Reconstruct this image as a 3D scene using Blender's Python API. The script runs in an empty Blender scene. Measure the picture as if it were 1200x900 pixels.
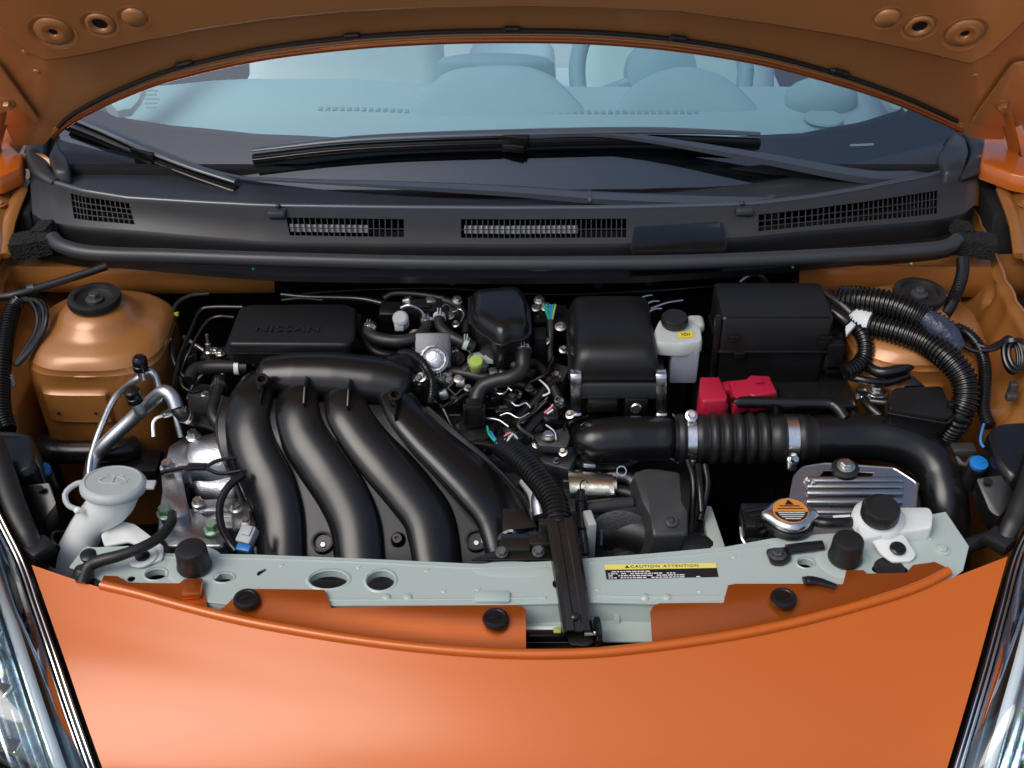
import bpy, bmesh, math, random
from mathutils import Vector as V, Matrix
R = math.radians
random.seed(4)
S = bpy.context.scene
C = S.collection

# ------------------------------------------------------------------ camera
CAM = V((0, -1.097, 1.951)); PITCH = R(37.0); FOCAL = 600 / math.tan(R(22.5))
cd = bpy.data.cameras.new('camera'); cam = bpy.data.objects.new('camera', cd); C.objects.link(cam)
cd.sensor_fit = 'HORIZONTAL'; cd.angle = R(45); cd.clip_start = 0.05; cd.clip_end = 500
cam.location = CAM; cam.rotation_euler = (R(90) - PITCH, 0, 0)
S.camera = cam

# ------------------------------------------------------------------ light
SUN_EL, SUN_AZ = R(54), R(-130)          # azimuth from +Y towards +X
w = bpy.data.worlds.new('World'); S.world = w; w.use_nodes = True
wn = w.node_tree.nodes; wl = w.node_tree.links
sky = wn.new('ShaderNodeTexSky'); sky.sky_type = 'NISHITA'; sky.sun_disc = False
sky.sun_elevation = SUN_EL; sky.sun_rotation = SUN_AZ; sky.dust_density = 3.5; sky.air_density = 1.0; sky.ozone_density = 1.2
bgn = wn['Background']; bgn.inputs['Strength'].default_value = 0.12
wl.new(sky.outputs[0], bgn.inputs['Color'])
sd = bpy.data.lights.new('sun', 'SUN'); sd.energy = 1.15; sd.angle = R(38); sd.color = (1.0, 0.97, 0.93)
sun = bpy.data.objects.new('sun', sd); C.objects.link(sun)
sdir = V((math.sin(SUN_AZ) * math.cos(SUN_EL), math.cos(SUN_AZ) * math.cos(SUN_EL), math.sin(SUN_EL)))
sun.rotation_euler = sdir.to_track_quat('Z', 'Y').to_euler()
sun.location = sdir * 6
S.view_settings.view_transform = 'Standard'; S.view_settings.look = 'None'
S.view_settings.gamma = 1; S.view_settings.use_curve_mapping = False
S.view_settings.exposure = 0.25

# ------------------------------------------------------------------ where things stand: a sight line met with a plane of the place
def ray(px, py):
    d = V(((px - 600) / FOCAL, 0, 0)) + V((0, math.cos(PITCH), -math.sin(PITCH))) + V((0, math.sin(PITCH), math.cos(PITCH))) * ((450 - py) / FOCAL)
    return d
def at(px, py, z):
    d = ray(px, py); return CAM + d * ((z - CAM.z) / d.z)
def aty(px, py, y):
    d = ray(px, py); return CAM + d * ((y - CAM.y) / d.y)
def onp(px, py, o, n):
    d = ray(px, py); return CAM + d * ((o - CAM).dot(n) / d.dot(n))
def path(*pp):                      # (px, py, z) triples
    return [at(*p) for p in pp]
def lerp(a, b, t): return a + (b - a) * t
def interp(tab, x):
    if x <= tab[0][0]: return tab[0][1]
    for (x0, y0), (x1, y1) in zip(tab, tab[1:]):
        if x <= x1: return y0 + (y1 - y0) * (x - x0) / (x1 - x0)
    return tab[-1][1]
def sstep(a, b, x):
    t = min(1, max(0, (x - a) / (b - a))); return t * t * (3 - 2 * t)

# ------------------------------------------------------------------ materials
MATS = {}
def mat(name, col, rough=0.5, metal=0.0, coat=0.0, coat_rough=0.05, coat_ior=1.6, bump=None, var=0.0, rvar=0.0, vscale=12.0,
        trans=0.0, ior=1.5, sss=0.0, film=0.0, alpha=1.0, spec=0.5, dust=0.0, flake=0.0, emit=None):
    m = bpy.data.materials.new(name); m.use_nodes = True
    nt = m.node_tree; N = nt.nodes; L = nt.links
    b = N['Principled BSDF']; I = b.inputs
    I['Roughness'].default_value = rough; I['Metallic'].default_value = metal
    I['Coat Weight'].default_value = coat; I['Coat IOR'].default_value = coat_ior; I['Coat Roughness'].default_value = coat_rough
    I['Transmission Weight'].default_value = trans; I['IOR'].default_value = ior
    I['Specular IOR Level'].default_value = spec; I['Alpha'].default_value = alpha
    if sss: I['Subsurface Weight'].default_value = sss; I['Subsurface Radius'].default_value = (0.02, 0.02, 0.02); I['Subsurface Scale'].default_value = 0.6
    if film: I['Thin Film Thickness'].default_value = film; I['Thin Film IOR'].default_value = 1.6
    c = (*col, 1) if len(col) == 3 else col
    I['Base Color'].default_value = c
    tc = N.new('ShaderNodeTexCoord')
    def noi(scale, detail=4.0):
        n = N.new('ShaderNodeTexNoise'); n.inputs['Scale'].default_value = scale; n.inputs['Detail'].default_value = detail
        L.new(tc.outputs['Object'], n.inputs['Vector']); return n
    last = None
    if var:
        n = noi(vscale); mx = N.new('ShaderNodeMix'); mx.data_type = 'RGBA'
        mx.inputs['A'].default_value = tuple(x * (1 - var) for x in c[:3]) + (1,)
        mx.inputs['B'].default_value = tuple(min(1, x * (1 + var)) for x in c[:3]) + (1,)
        L.new(n.outputs['Fac'], mx.inputs['Factor']); last = mx.outputs['Result']
    if flake:
        n = N.new('ShaderNodeTexVoronoi'); n.inputs['Scale'].default_value = 1400
        L.new(tc.outputs['Object'], n.inputs['Vector'])
        mx = N.new('ShaderNodeMix'); mx.data_type = 'RGBA'
        mx.inputs['B'].default_value = tuple(min(1, x * (1 + flake) + 0.02) for x in c[:3]) + (1,)
        if last: L.new(last, mx.inputs['A'])
        else: mx.inputs['A'].default_value = c
        r = N.new('ShaderNodeValToRGB'); r.color_ramp.elements[0].position = 0.3; r.color_ramp.elements[1].position = 0.9
        L.new(n.outputs['Color'], r.inputs['Fac']); L.new(r.outputs['Color'], mx.inputs['Factor']); last = mx.outputs['Result']
    if dust:
        g = N.new('ShaderNodeNewGeometry'); sx = N.new('ShaderNodeSeparateXYZ'); L.new(g.outputs['Normal'], sx.inputs[0])
        n = noi(60, 6.0); mu = N.new('ShaderNodeMath'); mu.operation = 'MULTIPLY'; mu.use_clamp = True
        L.new(sx.outputs['Z'], mu.inputs[0]); L.new(n.outputs['Fac'], mu.inputs[1])
        m2 = N.new('ShaderNodeMath'); m2.operation = 'MULTIPLY'; m2.use_clamp = True; m2.inputs[1].default_value = dust
        L.new(mu.outputs[0], m2.inputs[0])
        mx = N.new('ShaderNodeMix'); mx.data_type = 'RGBA'; mx.inputs['B'].default_value = (0.22, 0.21, 0.19, 1)
        if last: L.new(last, mx.inputs['A'])
        else: mx.inputs['A'].default_value = c
        L.new(m2.outputs[0], mx.inputs['Factor']); last = mx.outputs['Result']
    if last: L.new(last, I['Base Color'])
    if rvar:
        n = noi(vscale * 1.7, 5.0); mr = N.new('ShaderNodeMapRange')
        mr.inputs['To Min'].default_value = max(0.02, rough - rvar); mr.inputs['To Max'].default_value = min(1, rough + rvar)
        L.new(n.outputs['Fac'], mr.inputs['Value']); L.new(mr.outputs[0], I['Roughness'])
    if bump:
        n = noi(bump[0], 3.0); bp = N.new('ShaderNodeBump'); bp.inputs['Strength'].default_value = bump[1]
        bp.inputs['Distance'].default_value = 0.001 if len(bump) < 3 else bump[2]
        L.new(n.outputs['Fac'], bp.inputs['Height']); L.new(bp.outputs[0], I['Normal'])
    if emit: I['Emission Color'].default_value = (*emit[:3], 1); I['Emission Strength'].default_value = emit[3]
    MATS[name] = m
    return m

mat('body_orange', (0.57, 0.120, 0.004), 0.45, metal=0.12, coat=1.0, coat_rough=0.20, coat_ior=1.46, spec=0.35, var=0.02, vscale=3)
mat('flange_orange', (0.55, 0.12, 0.014), 0.34, metal=0.72, coat=0.6, coat_rough=0.12)
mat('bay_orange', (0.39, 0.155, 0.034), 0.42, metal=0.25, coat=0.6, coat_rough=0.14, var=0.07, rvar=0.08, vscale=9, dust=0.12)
mat('hood_orange', (0.58, 0.24, 0.075), 0.40, metal=0.35, coat=0.5, coat_rough=0.15, var=0.05, rvar=0.06, vscale=6)
mat('plastic', (0.007, 0.007, 0.0075), 0.28, bump=(1600, 0.06), var=0.25, rvar=0.09, vscale=16, dust=0.015)
mat('satin_plastic', (0.006, 0.0063, 0.007), 0.24, bump=(2200, 0.03), var=0.15, rvar=0.05, vscale=9, dust=0.011)
mat('matte_plastic', (0.006, 0.006, 0.007), 0.40, bump=(1400, 0.1), var=0.2, rvar=0.08, dust=0.018)
mat('gloss_black', (0.006, 0.006, 0.006), 0.16, rvar=0.06, var=0.2, dust=0.009)
mat('rubber', (0.009, 0.009, 0.0095), 0.42, bump=(700, 0.2), var=0.3, rvar=0.1, vscale=30, dust=0.030)
mat('loom', (0.006, 0.006, 0.0065), 0.24, rvar=0.1, var=0.2, vscale=40, dust=0.015)
mat('grey_plastic', (0.028, 0.030, 0.033), 0.38, bump=(1500, 0.15), var=0.15, rvar=0.08, dust=0.1)
mat('cowl_plastic', (0.032, 0.036, 0.042), 0.36, bump=(1800, 0.08), var=0.12, rvar=0.06, dust=0.06)
mat('wiper_paint', (0.065, 0.075, 0.09), 0.30, coat=0.8, coat_rough=0.22, coat_ior=1.7)
mat('foam', (0.012, 0.012, 0.013), 0.95, bump=(260, 1.0, 0.006), var=0.5, vscale=120)
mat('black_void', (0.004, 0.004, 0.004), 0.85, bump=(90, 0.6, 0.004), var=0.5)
mat('support_paint', (0.42, 0.50, 0.465), 0.30, coat=0.3, coat_rough=0.15, var=0.015, rvar=0.03, vscale=7, dust=0.04)
mat('throttle_alu', (0.15, 0.155, 0.165), 0.5, metal=1.0, bump=(420, 0.4, 0.0012), var=0.2, rvar=0.1, vscale=25)
mat('dash_shaded', (0.63, 0.74, 0.77), 0.6, bump=(500, 0.3), var=0.04)  # dash colour darkened to paint in the shading of the raised pads
mat('cast_alu', (0.50, 0.51, 0.53), 0.34, metal=1.0, bump=(420, 0.5, 0.0015), var=0.2, rvar=0.12, vscale=25)
mat('dark_cast', (0.10, 0.10, 0.105), 0.5, metal=0.7, bump=(300, 0.6, 0.0015), var=0.35, rvar=0.1, vscale=25)
mat('bright_alu', (0.78, 0.79, 0.80), 0.24, metal=1.0, bump=(300, 0.15, 0.001), var=0.08, rvar=0.12, vscale=40)
mat('unit_alu', (0.42, 0.43, 0.44), 0.30, metal=1.0, bump=(250, 0.2, 0.001), var=0.08, rvar=0.08, vscale=30)
mat('pipe_alu', (0.62, 0.65, 0.68), 0.38, metal=1.0, bump=(500, 0.25), var=0.12, rvar=0.12, vscale=30)
mat('zinc', (0.72, 0.72, 0.69), 0.3, metal=1.0, var=0.15, rvar=0.12, vscale=60)
mat('green_bolt', (0.42, 0.62, 0.44), 0.35, metal=0.8, var=0.2, vscale=80)
mat('white_plastic', (0.74, 0.77, 0.75), 0.38, sss=0.35, var=0.03, rvar=0.08, vscale=20)
mat('tank_plastic', (0.50, 0.54, 0.52), 0.32, sss=0.5, var=0.06, rvar=0.06, vscale=14)
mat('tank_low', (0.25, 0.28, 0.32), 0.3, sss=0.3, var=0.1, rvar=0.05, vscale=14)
mat('cap_grey', (0.42, 0.46, 0.45), 0.45, bump=(900, 0.12), var=0.04, rvar=0.06)
mat('red_plastic', (0.40, 0.012, 0.040), 0.36, bump=(1500, 0.12), var=0.1, rvar=0.06, sss=0.05)
mat('black_steel', (0.012, 0.011, 0.010), 0.26, coat=0.3, bump=(300, 0.1), var=0.3, rvar=0.08, vscale=20, dust=0.018)
mat('yellow', (0.75, 0.60, 0.03), 0.4, var=0.08)
mat('label_yellow', (0.80, 0.70, 0.16), 0.4)
mat('label_black', (0.015, 0.015, 0.016), 0.35)
mat('label_white', (0.75, 0.75, 0.74), 0.4)
mat('orange_label', (0.62, 0.24, 0.05), 0.4)
mat('blue_plastic', (0.01, 0.17, 0.50), 0.35)
mat('lime', (0.34, 0.46, 0.10), 0.35, sss=0.1)
mat('teal_wire', (0.01, 0.35, 0.27), 0.4)
mat('blue_wire', (0.03, 0.25, 0.6), 0.4)
mat('pink_wire', (0.7, 0.25, 0.3), 0.4)
mat('grey_conn', (0.36, 0.38, 0.39), 0.45, var=0.1)
mat('tape_white', (0.62, 0.68, 0.70), 0.6, bump=(200, 0.4, 0.002), var=0.15, vscale=60)
mat('tape_blue', (0.03, 0.04, 0.07), 0.28, bump=(120, 0.8, 0.004), var=0.5, vscale=50)
mat('gold_shield', (0.62, 0.60, 0.48), 0.26, metal=1.0, bump=(60, 0.3, 0.003), rvar=0.1, var=0.2)
mat('chrome', (0.85, 0.86, 0.87), 0.08, metal=1.0, rvar=0.04)
mat('reflector', (0.34, 0.37, 0.41), 0.16, metal=1.0, film=420)
mat('lens_band', (0.20, 0.27, 0.32), 0.18, metal=0.5)
mat('light_guide', (0.80, 0.82, 0.84), 0.25, sss=0.2)
mat('bezel', (0.05, 0.055, 0.06), 0.18, metal=0.3, rvar=0.05)
mat('lens', (0.97, 0.98, 0.99), 0.01, trans=1.0, ior=1.45, film=480)
mat('glass', (0.80, 0.92, 0.93), 0.0, trans=1.0, ior=1.5)
mat('frit', (0.006, 0.008, 0.010), 0.08)
mat('print_blue', (0.16, 0.24, 0.28), 0.5)
mat('dash', (0.72, 0.80, 0.82), 0.6, bump=(500, 0.3), var=0.04)
mat('dash_dark', (0.48, 0.60, 0.65), 0.55, bump=(500, 0.3), var=0.05)
mat('seat', (0.82, 0.86, 0.84), 0.85, bump=(400, 0.4), var=0.05)
mat('asphalt', (0.05, 0.05, 0.052), 0.85, bump=(120, 0.8, 0.006), var=0.3, vscale=40)
mat('green_dot', (0.02, 0.45, 0.10), 0.4)

def irid(name):
    # moulded clear plastic over bright metal: iridescent sheen painted in as fixed colour bands
    m = mat(name, (0.6, 0.6, 0.6), 0.14, metal=1.0); nt = m.node_tree; N = nt.nodes; L = nt.links
    tc = N.new('ShaderNodeTexCoord'); wv = N.new('ShaderNodeTexWave'); wv.inputs['Scale'].default_value = 9; wv.inputs['Distortion'].default_value = 7; wv.inputs['Detail'].default_value = 2
    L.new(tc.outputs['Object'], wv.inputs['Vector']); r = N.new('ShaderNodeValToRGB'); L.new(wv.outputs['Fac'], r.inputs['Fac'])
    e = r.color_ramp.elements; e[0].color = (.70, .74, .78, 1); e[1].color = (.62, .66, .70, 1)
    for p, c in ((.25, (.30, .55, .62, 1)), (.42, (.72, .74, .76, 1)), (.58, (.42, .32, .55, 1)), (.70, (.66, .68, .70, 1)), (.85, (.38, .50, .30, 1))):
        q = e.new(p); q.color = c
    L.new(r.outputs['Color'], N['Principled BSDF'].inputs['Base Color'])
irid('reflector')

# ------------------------------------------------------------------ geometry: every g_* gives (verts, faces) in world metres
def catmull(pts, sub=8):
    P = [V(p) for p in pts]
    if len(P) < 3: 
        return [P[0].lerp(P[1], i / sub) for i in range(sub + 1)]
    out = []
    E = [P[0] * 2 - P[1]] + P + [P[-1] * 2 - P[-2]]
    for i in range(1, len(E) - 2):
        a, b, c, d = E[i - 1:i + 3]
        for k in range(sub):
            t = k / sub
            out.append(0.5 * ((2 * b) + (c - a) * t + (2 * a - 5 * b + 4 * c - d) * t * t + (3 * b - a - 3 * c + d) * t ** 3))
    out.append(P[-1]); return out
def resample(P, n):
    L = [0]
    for a, b in zip(P, P[1:]): L.append(L[-1] + (b - a).length)
    out = []; j = 0
    for i in range(n):
        s = L[-1] * i / (n - 1)
        while j < len(L) - 2 and L[j + 1] < s: j += 1
        t = (s - L[j]) / max(1e-9, L[j + 1] - L[j]); out.append(P[j].lerp(P[j + 1], t))
    return out, L[-1]
def frames(P):
    n = len(P); T = [(P[min(i + 1, n - 1)] - P[max(i - 1, 0)]).normalized() for i in range(n)]
    up = V((0, 0, 1)) if abs(T[0].z) < 0.9 else V((0, 1, 0))
    N = (up - T[0] * up.dot(T[0])).normalized(); out = []
    for i in range(n):
        N = (N - T[i] * N.dot(T[i])).normalized(); out.append((T[i], N, T[i].cross(N)))
    return out
def g_tube(pts, r, seg=14, n=None, pitch=None, depth=0.1, caps=True, flat=1.0, sub=10, dome=0.0, duty=0.5):
    """sweep; r number or list along the path; pitch = corrugation length"""
    P = catmull(pts, sub); _, L = resample(P, 2)
    if pitch: n = max(8, int(L / pitch) * 4 + 1)
    if n is None: n = max(6, min(90, int(L / 0.006) + 2))
    P, L = resample(P, n); F = frames(P)
    rs = r if isinstance(r, (list, tuple)) else [r, r]
    vs = []; fs = []
    for i, (p, (t, a, b)) in enumerate(zip(P, F)):
        u = i / (n - 1) * (len(rs) - 1); k = min(int(u), len(rs) - 2); rr = rs[k] + (rs[k + 1] - rs[k]) * (u - k)
        if pitch and 0 < i < n - 1: rr *= (1 + depth) if i % 4 in (1, 2) else (1 - depth)
        if dome:
            s = i / (n - 1) * L; e = min(s, L - s)
            if e < dome: rr *= max(0.03, math.sqrt(max(0, 1 - (1 - e / dome) ** 2)))
        for j in range(seg):
            th = 2 * math.pi * j / seg; vs.append(p + a * (math.cos(th) * rr * flat) + b * (math.sin(th) * rr))
    for i in range(n - 1):
        for j in range(seg):
            j2 = (j + 1) % seg; fs.append((i * seg + j, i * seg + j2, (i + 1) * seg + j2, (i + 1) * seg + j))
    if caps: fs.append(tuple(range(seg))[::-1]); fs.append(tuple((n - 1) * seg + j for j in range(seg)))
    return vs, fs
def basis(axis):
    a = V(axis).normalized(); up = V((0, 0, 1)) if abs(a.z) < 0.95 else V((0, 1, 0))
    x = up.cross(a).normalized(); return x, a.cross(x), a
def g_lathe(prof, o, axis=(0, 0, 1), seg=28, sx=1.0, sy=1.0, open0=False, open1=False):
    x, y, a = basis(axis); o = V(o); vs = []; fs = []
    for r, h in prof:
        for j in range(seg):
            th = 2 * math.pi * j / seg; vs.append(o + a * h + x * (math.cos(th) * r * sx) + y * (math.sin(th) * r * sy))
    n = len(prof)
    for i in range(n - 1):
        for j in range(seg):
            j2 = (j + 1) % seg; fs.append((i * seg + j, i * seg + j2, (i + 1) * seg + j2, (i + 1) * seg + j))
    if not open0: fs.append(tuple(range(seg))[::-1])
    if not open1: fs.append(tuple((n - 1) * seg + j for j in range(seg)))
    return vs, fs
def g_ring(o, axis, r, wdt, th, seg=32):
    h = wdt / 2; prof = [(r, -h), (r + th, -h), (r + th, h), (r, h)]
    x, y, a = basis(axis); o = V(o); vs = []; fs = []
    for rr, hh in prof:
        for j in range(seg):
            t = 2 * math.pi * j / seg; vs.append(o + a * hh + x * (math.cos(t) * rr) + y * (math.sin(t) * rr))
    for i in range(4):
        i2 = (i + 1) % 4
        for j in range(seg):
            j2 = (j + 1) % seg; fs.append((i * seg + j, i * seg + j2, i2 * seg + j2, i2 * seg + j))
    return vs, fs
def bm_out(bm):
    bm.verts.ensure_lookup_table(); bm.verts.index_update()
    vs = [v.co.copy() for v in bm.verts]; fs = [tuple(v.index for v in f.verts) for f in bm.faces]; bm.free(); return vs, fs
def do_bevel(bm, off, segs=2, ang=25):
    bm.normal_update()
    ed = [e for e in bm.edges if len(e.link_faces) == 2 and e.calc_face_angle(0) > R(ang)]
    if ed and off > 0: bmesh.ops.bevel(bm, geom=ed, offset=off, segments=segs, profile=0.5, affect='EDGES', clamp_overlap=True)
def g_box(c, size, bevel=0.002, rot=None, top=(1, 1), shift=(0, 0), segs=2):
    """box with its top face scaled and shifted; rot euler degrees"""
    bm = bmesh.new(); bmesh.ops.create_cube(bm, size=1)
    for v in bm.verts:
        if v.co.z > 0: v.co.x = v.co.x * top[0] + shift[0] / size[0]; v.co.y = v.co.y * top[1] + shift[1] / size[1]
        v.co = V((v.co.x * size[0], v.co.y * size[1], v.co.z * size[2]))
    do_bevel(bm, bevel, segs)
    M = Matrix.Identity(3)
    if rot:
        from mathutils import Euler
        M = Euler([R(a) for a in rot]).to_matrix()
    for v in bm.verts: v.co = M @ v.co + V(c)
    return bm_out(bm)
def g_loft(rings, bevel=0.0, cap=True, segs=2):
    """closed outlines of equal length, lowest first"""
    n = len(rings[0]); vs = [V(p) for r in rings for p in r]; fs = []
    for i in range(len(rings) - 1):
        for j in range(n):
            j2 = (j + 1) % n; fs.append((i * n + j, i * n + j2, (i + 1) * n + j2, (i + 1) * n + j))
    if cap: fs.append(tuple(range(n))[::-1]); fs.append(tuple((len(rings) - 1) * n + j for j in range(n)))
    if bevel:
        bm = bmesh.new(); bv = [bm.verts.new(v) for v in vs]
        for f in fs: bm.faces.new([bv[i] for i in f])
        bmesh.ops.recalc_face_normals(bm, faces=bm.faces[:]); do_bevel(bm, bevel, segs); return bm_out(bm)
    return vs, fs
def g_prism(outline, vec, bevel=0.0015, segs=2):
    o = [V(p) for p in outline]; return g_loft([[p + V(vec) for p in o], o], bevel, segs=segs)
def inset(o, k):
    c = sum((V(p) for p in o), V()) / len(o); return [c + (V(p) - c) * k for p in o]
def roundpoly(o, rad, n=4):
    """round the corners of a closed outline"""
    o = [V(p) for p in o]; out = []; m = len(o)
    for i in range(m):
        p = o[i]; a = o[i - 1] - p; b = o[(i + 1) % m] - p; r = min(rad, a.length * .45, b.length * .45)
        p0 = p + a.normalized() * r; p1 = p + b.normalized() * r
        for k in range(n + 1):
            t = k / n; out.append(p0.lerp(p, t).lerp(p.lerp(p1, t), t))
    return out
def shiftz(o, dz): return [V((p[0], p[1], p[2] + dz)) for p in o]
def g_sheet(grid, thick=0.0, tdir=None):
    n = len(grid); m = len(grid[0]); vs = [V(p) for r in grid for p in r]; fs = []
    for i in range(n - 1):
        for j in range(m - 1): fs.append((i * m + j, i * m + j + 1, (i + 1) * m + j + 1, (i + 1) * m + j))
    if thick:
        N0 = len(vs); td = V(tdir) * thick if tdir else V((0, 0, -thick)); vs += [v + td for v in vs]
        fs += [tuple(q + N0 for q in f)[::-1] for f in fs]
        bnd = [(0, j) for j in range(m)] + [(i, m - 1) for i in range(1, n)] + [(n - 1, j) for j in range(m - 2, -1, -1)] + [(i, 0) for i in range(n - 2, 0, -1)]
        ids = [i * m + j for i, j in bnd]
        for a, b in zip(ids, ids[1:] + ids[:1]): fs.append((a, a + N0, b + N0, b))
    return vs, fs
def g_sphere(c, r, seg=20, rings=10, sc=(1, 1, 1)):
    vs = []; fs = []
    for i in range(rings + 1):
        ph = math.pi * i / rings
        for j in range(seg):
            th = 2 * math.pi * j / seg
            vs.append(V(c) + V((math.sin(ph) * math.cos(th) * r * sc[0], math.sin(ph) * math.sin(th) * r * sc[1], math.cos(ph) * r * sc[2])))
    for i in range(rings):
        for j in range(seg):
            j2 = (j + 1) % seg; fs.append((i * seg + j, (i + 1) * seg + j, (i + 1) * seg + j2, i * seg + j2))
    return vs, fs
def g_bolt(p, axis=(0, 0, 1), s=0.007, h=0.006, washer=1.5):
    prof = [(s * washer, 0), (s * washer, s * .22), (s * 1.15, s * .35)]
    a = g_lathe(prof, p, axis, 18); x, y, ax = basis(axis); p = V(p)
    ring = lambda k, hh: [p + ax * hh + x * (math.cos(math.pi / 3 * i) * s * k) + y * (math.sin(math.pi / 3 * i) * s * k) for i in range(6)]
    b = g_loft([ring(1, s * .2), ring(1, h * .85), ring(.82, h)]); return [a, b]
def g_curve2d(outline, holes, M, thick, bev=0.0006):
    """flat plate with holes; outline in 2D, M maps (x, y, z) to the place"""
    cu = bpy.data.curves.new('tmp', 'CURVE'); cu.dimensions = '2D'; cu.fill_mode = 'BOTH'
    cu.extrude = max(1e-5, thick / 2 - bev); cu.bevel_depth = bev; cu.bevel_resolution = 1
    for poly in [outline] + holes:
        sp = cu.splines.new('POLY'); sp.points.add(len(poly) - 1); sp.use_cyclic_u = True
        for q, pt in zip(sp.points, poly): q.co = (pt[0], pt[1], 0, 1)
    ob = bpy.data.objects.new('tmp', cu); me = ob.to_mesh()
    vs = [M @ v.co for v in me.vertices]; fs = [tuple(p.vertices) for p in me.polygons]
    ob.to_mesh_clear(); bpy.data.objects.remove(ob); bpy.data.curves.remove(cu); return vs, fs
def g_text(s, size, o, xd, yd, ext=0.0005, sx=1.0, spacing=1.0):
    cu = bpy.data.curves.new('tmp', 'FONT'); cu.body = s; cu.size = size; cu.extrude = ext; cu.align_x = 'CENTER'; cu.align_y = 'CENTER'
    cu.space_character = spacing; cu.resolution_u = 3
    ob = bpy.data.objects.new('tmp', cu); me = ob.to_mesh()
    xd = V(xd).normalized(); zd = xd.cross(V(yd)).normalized(); yd = zd.cross(xd)
    vs = [V(o) + xd * v.co.x * sx + yd * v.co.y + zd * v.co.z for v in me.vertices]; fs = [tuple(p.vertices) for p in me.polygons]
    ob.to_mesh_clear(); bpy.data.objects.remove(ob); bpy.data.curves.remove(cu); return vs, fs
def ell(cx, cy, rx, ry, n=28): return [(cx + math.cos(2 * math.pi * i / n) * rx, cy + math.sin(2 * math.pi * i / n) * ry) for i in range(n)]

WP = {}
def tag(o, label, cat, group=None, kind=None):
    if label: o['label'] = label
    if cat: o['category'] = cat
    if group: o['group'] = group
    if kind: o['kind'] = kind
    return o
ROOTS = []
def thing(name, label, cat, group=None):
    o = bpy.data.objects.new(name, None); C.objects.link(o); o.empty_display_size = 0.02; WP[o] = V((0, 0, 0))
    ROOTS.append(o); return tag(o, label, cat, group)
def mk(name, geoms, m, parent=None, ang=38, smooth=True, fix=True):
    if isinstance(geoms, tuple): geoms = [geoms]
    gs = []
    for g in geoms:
        if isinstance(g, list): gs += g
        else: gs.append(g)
    vs = []; fs = []
    for gv, gf in gs:
        k = len(vs); vs += gv; fs += [tuple(i + k for i in f) for f in gf]
    lo = V((min(v[i] for v in vs) for i in range(3))); hi = V((max(v[i] for v in vs) for i in range(3))); c = (lo + hi) / 2
    me = bpy.data.meshes.new(name); me.from_pydata([tuple(V(v) - c) for v in vs], [], fs)
    if fix:
        bm = bmesh.new(); bm.from_mesh(me); bmesh.ops.recalc_face_normals(bm, faces=bm.faces[:]); bm.to_mesh(me); bm.free()
    if smooth: me.shade_smooth(); me.set_sharp_from_angle(angle=R(ang))
    me.materials.append(MATS[m]); me.update()
    o = bpy.data.objects.new(name, me); C.objects.link(o)
    o.parent = parent; o.location = c - (WP[parent] if parent else V()); WP[o] = c
    return o
def settle():
    """put every thing's Empty at the base of its parts"""
    for r in ROOTS:
        pts = []
        def walk(o):
            for ch in o.children:
                if ch.type == 'MESH':
                    pts.extend(WP[ch] + V(b) for b in ch.bound_box)
                walk(ch)
        walk(r)
        if not pts: continue
        b = V(((min(p.x for p in pts) + max(p.x for p in pts)) / 2, (min(p.y for p in pts) + max(p.y for p in pts)) / 2, min(p.z for p in pts)))
        for ch in r.children: ch.location -= b
        r.location = b
# ================================================================== setting
g = mk('ground', g_sheet([[V((x, y, 0)) for x in (-200, 0, 200)] for y in (-200, 0, 200)]), 'asphalt', fix=False)
tag(g, 'grey asphalt under the car', None, kind='structure')

# thin sheet glass: clear film with a surface reflection
def thin_glass(name, tint, rough=0.0, ior=1.5, boost=0.0):
    m = bpy.data.materials.new(name); m.use_nodes = True; nt = m.node_tree; N = nt.nodes; L = nt.links
    N.remove(N['Principled BSDF'])
    fr = N.new('ShaderNodeFresnel'); fr.inputs['IOR'].default_value = ior
    tr = N.new('ShaderNodeBsdfTransparent'); tr.inputs['Color'].default_value = (*tint, 1)
    gl = N.new('ShaderNodeBsdfGlossy'); gl.inputs['Roughness'].default_value = rough
    ad = N.new('ShaderNodeMath'); ad.operation = 'ADD'; ad.use_clamp = True; ad.inputs[1].default_value = boost
    L.new(fr.outputs[0], ad.inputs[0])
    mx = N.new('ShaderNodeMixShader'); L.new(ad.outputs[0], mx.inputs[0]); L.new(tr.outputs[0], mx.inputs[1]); L.new(gl.outputs[0], mx.inputs[2])
    L.new(mx.outputs[0], N['Material Output'].inputs['Surface']); MATS[name] = m
thin_glass('windshield_glass', (0.70, 0.92, 0.97), 0.0, 1.6, 0.17)
thin_glass('lens_clear', (0.94, 0.97, 0.98), 0.02, 1.5, 0.02)

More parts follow.
